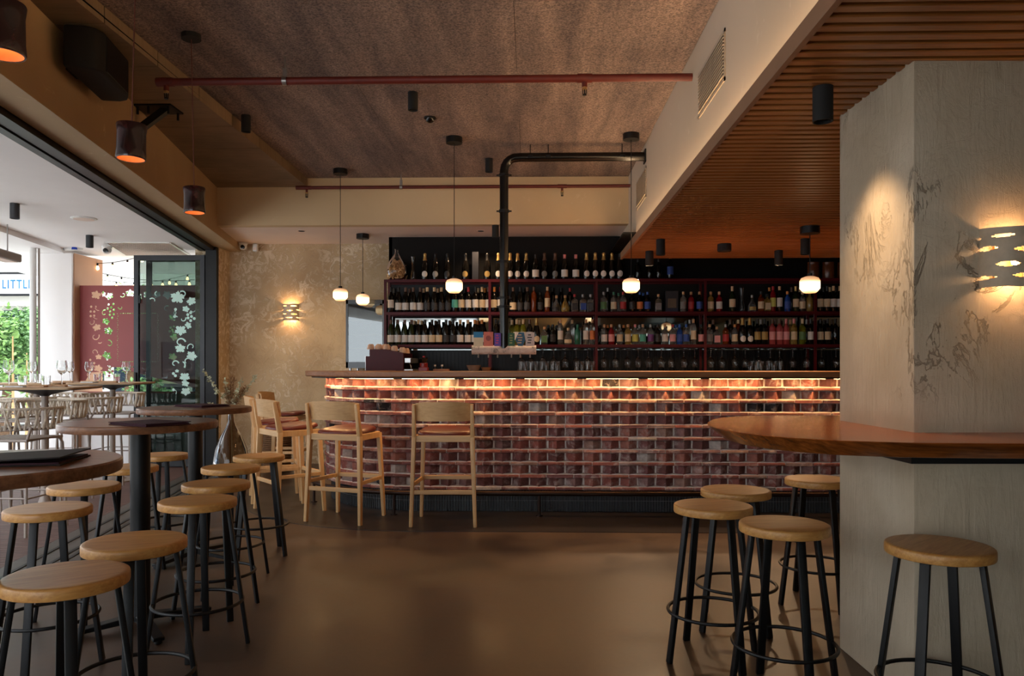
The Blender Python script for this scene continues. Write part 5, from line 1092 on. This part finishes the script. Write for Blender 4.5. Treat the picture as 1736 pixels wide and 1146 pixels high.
def napkin(px, Yt, c, lb):
    x, yy = R2((px - PX0) / F * Yt, Yt); t = thing('napkin_set', lb, 'napkin', (x, yy, 1.0802), random.uniform(-.5, .5), 'napkins on the terrace tables'); m = MB(); m.prism([(-.09, -.04), (.09, -.045), (.1, .03), (.02, .05), (-.08, .04)], 0, .014); m.build('folded_cloth', plain('napkin_cloth', rgb(*c), .9), t, bevel=.005, seg=2)
    m = MB(); m.bar((-.1, -.02, .018), (.1, .0, .018), .016, .006); m.bar((-.09, .01, .018), (.1, .02, .018), .012, .006); m.build('cutlery', M['ash_flat'], t, bevel=.002)
napkin(30, 6.36, (190, 186, 184), 'grey napkin with cutlery at the frame edge of the nearest terrace table'); napkin(57, 6.38, (206, 170, 140), 'tan napkin with cutlery on the nearest terrace table'); napkin(92, 6.52, (206, 170, 140), 'tan napkin right of the tumbler on the nearest terrace table')
napkin(152, 8.15, (190, 186, 184), 'grey napkin with cutlery on the red screen table'); napkin(182, 8.2, (206, 170, 140), 'tan napkin with cutlery on the red screen table'); napkin(106, 8.2, (206, 170, 140), 'tan napkin with cutlery on the white column table')

# --- woven rope chairs
M['rope'] = plain('rope_weave', rgb(200, 186, 168), .85, 0, .2, 60)
def make_rchair():
    t = thing('rope_chair', 'x', 'chair')
    for sx in (-1, 1):
        m = MB(); m.tube([(sx*.235, -.23, 0), (sx*.215, -.19, .70), (sx*.225, -.16, .80)], .011, 8); m.build('leg', M['taupe_metal'], t); m = MB(); m.tube([(sx*.235, .23, 0), (sx*.22, .2, .66), (sx*.21, .17, .705), (sx*.2, .1, .71)], .011, 8); m.build('leg', M['taupe_metal'], t)
        m = MB(); m.tube([(sx*.228, -.205, .28), (sx*.228, .212, .28)], .007, 6); m.build('stretcher', M['taupe_metal'], t)
    m = MB(); m.tube([(-.228, .212, .28), (.228, .212, .28)], .008, 6); m.build('foot_rest', M['taupe_metal'], t); m = MB(); m.tube([(-.228, -.205, .28), (.228, -.205, .28)], .007, 6); m.build('stretcher', M['taupe_metal'], t)
    m = MB()
    for k in range(9): x = -.205 + k * .0513; m.box(x - .022, x + .022, -.2 , .19, .705, .716)
    m.build('seat_weave', M['taupe_metal'], t, bevel=.004); m = MB(); m.tube([(-.22, -.2, .705), (.22, -.2, .705), (.22, .19, .705), (-.22, .19, .705)], .011, 8, closed=True); m.build('seat_frame', M['taupe_metal'], t)
    def arc(u, z, ex): a = PI * (.5 + .62 * u); return Vector((.255 * ex * sin(a - PI / 2) / sin(.62 * PI) * 1.0, -.27 * ex * cos(a - PI / 2) * 1.0 + .03, z))
    top = [arc(-1 + 2 * k / 24, .935, 1.06) for k in range(25)]; bot = [arc(-1 + 2 * k / 24, .785, .98) for k in range(25)]
    m = MB(); m.tube(top, .012, 8); m.build('back_top_tube', M['rope'], t); m = MB(); m.tube(bot, .009, 8); m.build('back_lower_tube', M['taupe_metal'], t)
    m = MB(); NR = 34
    for k in range(NR):
        u = -1 + 2 * (k + .5) / NR; du = .065 if k % 2 else -.065; a = arc(u, .937, 1.075); b = arc(max(-1, min(1, u + du)), .783, 1.0); mid = (a + b) / 2 + Vector((0, -.006, 0))
        m.tube([a, mid, b], .0098, 6)
    m.build('rope_back', M['rope'], t); return t
rc0 = make_rchair()
for i, (px, Yt, a, lb) in enumerate(((30, 5.85, -8, 'woven rope chair nearest, its back to the room at the frame edge'), (90, 7.08, 172, 'woven rope chair behind the pole of the nearest terrace table'), (152, 7.85, 0, 'woven rope chair before the red screen table, its back to the room'), (201, 9.1, 178, 'tan woven rope chair between the red screen table and the screen'), (42, 7.85, 5, 'woven rope chair before the white column table'), (103, 8.98, 185, 'woven rope chair at the foot of the white column'), (-30, 6.7, -80, 'woven rope chair cut by the frame edge'))):
    o = rc0 if i == 0 else copy_tree(rc0); x, yy = R2((px - PX0) / F * Yt, Yt); o.location = (x, yy, 0); o.rotation_euler = (0, 0, math.radians(a) + PHI * .5); tag(o, lb, 'chair', 'woven rope chairs')

# ================================================================ STREET BEYOND
sg = P(-70, 465, 20); sg2 = P(66, 498, 20)
t = thing('shop_sign', 'white shop sign board with pale blue LITTLE lettering across the street', 'sign', (0, 20, 0)); m = MB(); m.box(sg.x, sg2.x, 0, .12, sg2.z, sg.z); m.build('board', M['white_paint'], t); m = MB(); m.box(sg.x, sg2.x, -.02, .14, sg.z, sg.z + .05); m.box(sg.x, sg2.x, -.02, .14, sg2.z - .05, sg2.z); m.build('dark_trim', M['black_metal'], t)
lt = text_mesh('LITTLE', .36, .004); xs_ = [v.co.x for v in lt.vertices]; wq = max(xs_) - min(xs_); o = link('lettering', lt, M['sign_blue'], t); l0, l1 = P(3.5, 490, 20), P(54, 490, 20); o.location = (l0.x, -.008, P(4, 489, 20).z); o.scale = ((l1.x - l0.x) / wq, 1, 1)
zs_ = [v.co.z for v in lt.vertices]; o.scale[2] = (P(4, 474, 20).z - P(4, 489, 20).z) / (max(zs_) - min(zs_))
t = thing('shop_building', 'cream rendered shop building behind the street sign', 'building', (0, 20.4, 0)); m = MB(); m.box(-22, -6.0, 0, 6, 2.9, 7.5); m.build('upper_wall', M['cream_building'], t, smooth=0); m = MB()
for k in range(9): m.box(-21.6 + k * 1.7, -20.2 + k * 1.7, .3, .4, .2, 2.8)
m.build('shop_windows', M['car_glass'], t, smooth=0); m = MB(); m.box(-22, -6, .35, 6, 0, 2.9); m.build('lower_wall', M['cream_building'], t, smooth=0); m = MB(); m.box(-22, -6, -.6, 0, 4.2, 4.4); m.build('awning_ledge', M['cream_building'], t, smooth=0)
for i_, (y0_, y1_, h_, c_) in enumerate(((-26, -9, 5.2, (150, 146, 140)), (-8.5, 4, 4.2, (196, 188, 172)), (4.5, 15, 5.0, (138, 142, 146)))):
    t = thing('street_house', ('grey rendered house across the side street, farthest behind the viewer', 'cream rendered house across the side street', 'blue grey rendered house across the side street by the trees')[i_], 'building', (-17, 0, 0), 0, 'houses across the side street')
    m = MB(); m.box(-6, 0, y0_, y1_, -.14, h_); m.build('wall', plain('house_render', rgb(*c_), .8, 0, .05, 1), t, smooth=0); m = MB(); m.box(-6.2, .3, y0_ - .1, y1_ + .1, h_, h_ + .25); m.build('roof', plain('roof_dark', rgb(84, 74, 70), .8), t, smooth=0)
    k = y0_ + .8
    while k < y1_ - 1.6:
        m = MB(); m.box(0, .05, k, k + 1.4, .8, 2.4); m.build('window', M['car_glass'], t, smooth=0); k += 2.6
t = thing('grey_shopfront', 'grey shopfront with cream fascia seen through the folded glass door', 'building', (0, 16.2, 0))
m = MB(); m.box(-8.3, 1.0, .1, 4, -.14, 2.9); m.build('lower_wall', plain('grey_render', rgb(96, 98, 100), .7, 0, .08, 2), t, smooth=0); m = MB(); m.box(-8.3, 1.0, 0, 4, 2.9, 4.6); m.build('fascia', plain('cream_fascia', rgb(200, 196, 182), .7, 0, .03, 2), t, smooth=0)
for k in range(5):
    m = MB(); m.box(-8.0 + k * 1.8, -6.6 + k * 1.8, .06, .1, .5, 2.5); w = m.build('shop_window', M['car_glass'], t, smooth=0); m = MB(); m.box(-7.35 + k * 1.8, -7.25 + k * 1.8, .03, .06, .5, 2.5); m.build('mullion', M['cream_building'], w, smooth=0)
m = MB(); m.box(-7.75, -7.2, -.3, .05, .9, 1.9); m.build('menu_board', plain('cream_board', rgb(222, 204, 160), .7), t, smooth=0)
def foliage(n, c, rad, size, seed, squash=.8, clump=.35):
    rnd = random.Random(seed); vs = []; fs = []; cl = []
    for _ in range(max(8, n // 60)):
        d = Vector((rnd.gauss(0, 1), rnd.gauss(0, 1), rnd.gauss(0, 1))).normalized() * rad * rnd.uniform(.35, 1); cl.append(Vector((d.x, d.y, d.z * squash)))
    for i in range(n):
        b = cl[i % len(cl)] + Vector((rnd.gauss(0, 1), rnd.gauss(0, 1), rnd.gauss(0, .55))) * rad * clump * .5; d = Vector((rnd.uniform(-1, 1), rnd.uniform(-1, 1), rnd.uniform(-.5, .6))).normalized(); w = d.cross(Vector((rnd.uniform(-1, 1), rnd.uniform(-1, 1), 1))).normalized(); s = size * rnd.uniform(.6, 1.3); k = len(vs); p0 = Vector(c) + b
        vs += [p0, p0 + d * s * .5 + w * s * .28, p0 + d * s, p0 + d * s * .5 - w * s * .28]; fs.append((k, k + 1, k + 2, k + 3))
    mb = MB(); mb.v = [tuple(v) for v in vs]; mb.f = fs; me = bpy.data.meshes.new('foliage'); me.from_pydata(mb.v, [], mb.f); return me
for i, (px, Yt, cz, rad, n, sz, mt, lb) in enumerate(((8, 15, 1.75, .85, 5200, .09, 'pine_leaf', 'leafy green tree across the terrace rail under the shop sign'), (58, 16.5, 1.85, .9, 5000, .09, 'pine_leaf', 'dark green tree glimpsed beside the round post'), (-75, 14, 1.8, .9, 5000, .1, 'green_leaf', 'bright green tree at the frame edge outside'),
        (215, 15.5, 2.0, 1.15, 5200, .1, 'green_leaf', 'green tree seen through the pierced red screen'), (258, 14.2, .7, .5, 2600, .08, 'pine_leaf', 'low round green bush seen through the folded glass door'))):
    x, yy = R2((px - PX0) / F * Yt, Yt); t = thing('street_tree', lb, 'tree', (x, yy, -.14), 0, 'street trees'); m = MB(); m.tube([(0, 0, 0), (.05, .02, 1.2), (-.04, 0, 2.2), (.02, 0, cz + .6)], .09, 10, radii=[.11, .08, .06, .02]); m.build('trunk', M['bark'], t)
    link('crown', foliage(n, (0, 0, cz + .1), rad, sz, 20 + i, .75), M[mt], t)
for i, (px, Yt, cz, lb) in enumerate(((20, 11.0, 1.35, 'young leafy sapling with pale stem outside, at the frame edge'), (44, 11.6, 1.1, 'young leafy sapling outside, next to the round post'))):
    x, yy = R2((px - PX0) / F * Yt, Yt); t = thing('sapling', lb, 'plant', (x, yy, -.14), 0, 'saplings outside'); m = MB(); m.tube([(0, 0, 0), (.02, 0, .8), (0, .02, cz + .5)], .022, 8, radii=[.024, .02, .008]); m.build('stem', M['ash'], t)
    link('leaves', foliage(150, (0, 0, cz), .42, .11, 50 + i, 1.2, .5), M['green_leaf'], t)
def car(x, yy, rz, mt, lb):
    t = thing('parked_car', lb, 'car', (x, yy, -.14), rz, 'parked cars'); prof = [(-2.1, .3), (2.1, .3), (2.15, .75), (1.3, .95), (.7, 1.42), (-1.2, 1.45), (-1.9, .98), (-2.15, .9)]; n = len(prof); m = MB(); m.add([(a, -.85, z) for a, z in prof] + [(a, .85, z) for a, z in prof], [tuple(range(n)), tuple(range(n, 2 * n))[::-1]] + [(i, (i + 1) % n, n + (i + 1) % n, n + i) for i in range(n)]); m.build('body', mt, t, bevel=.06, seg=2)
    w = MB(); pr = [(1.15, .97), (.66, 1.36), (-1.12, 1.39), (-1.7, 1.0)]; [MB().add([(a, q * .856, z) for a, z in pr], [(0, 1, 2, 3)]).build('side_window', M['car_glass'], t, smooth=0) for q in (-1, 1)]
    for a in (-1.35, 1.35):
        for s in (-1, 1): q = MB(); q.lathe([(0, -.1), (.32, -.1), (.32, .1), (0, .1)], 20); q.v = [(a + vx, s * .78 + vz, .32 + vy) for vx, vy, vz in q.v]; q.build('wheel', M['black_matte'], t)
x, yy = R2((15 - PX0) / F * 17.8, 17.8); car(x, yy, .1, M['car_white'], 'white car parked across the street under the trees')
x, yy = -12.5, 6.0; car(x, yy, 1.57, plain('silver_blue_paint', rgb(150, 170, 196), .3), 'pale blue car parked along the side street')
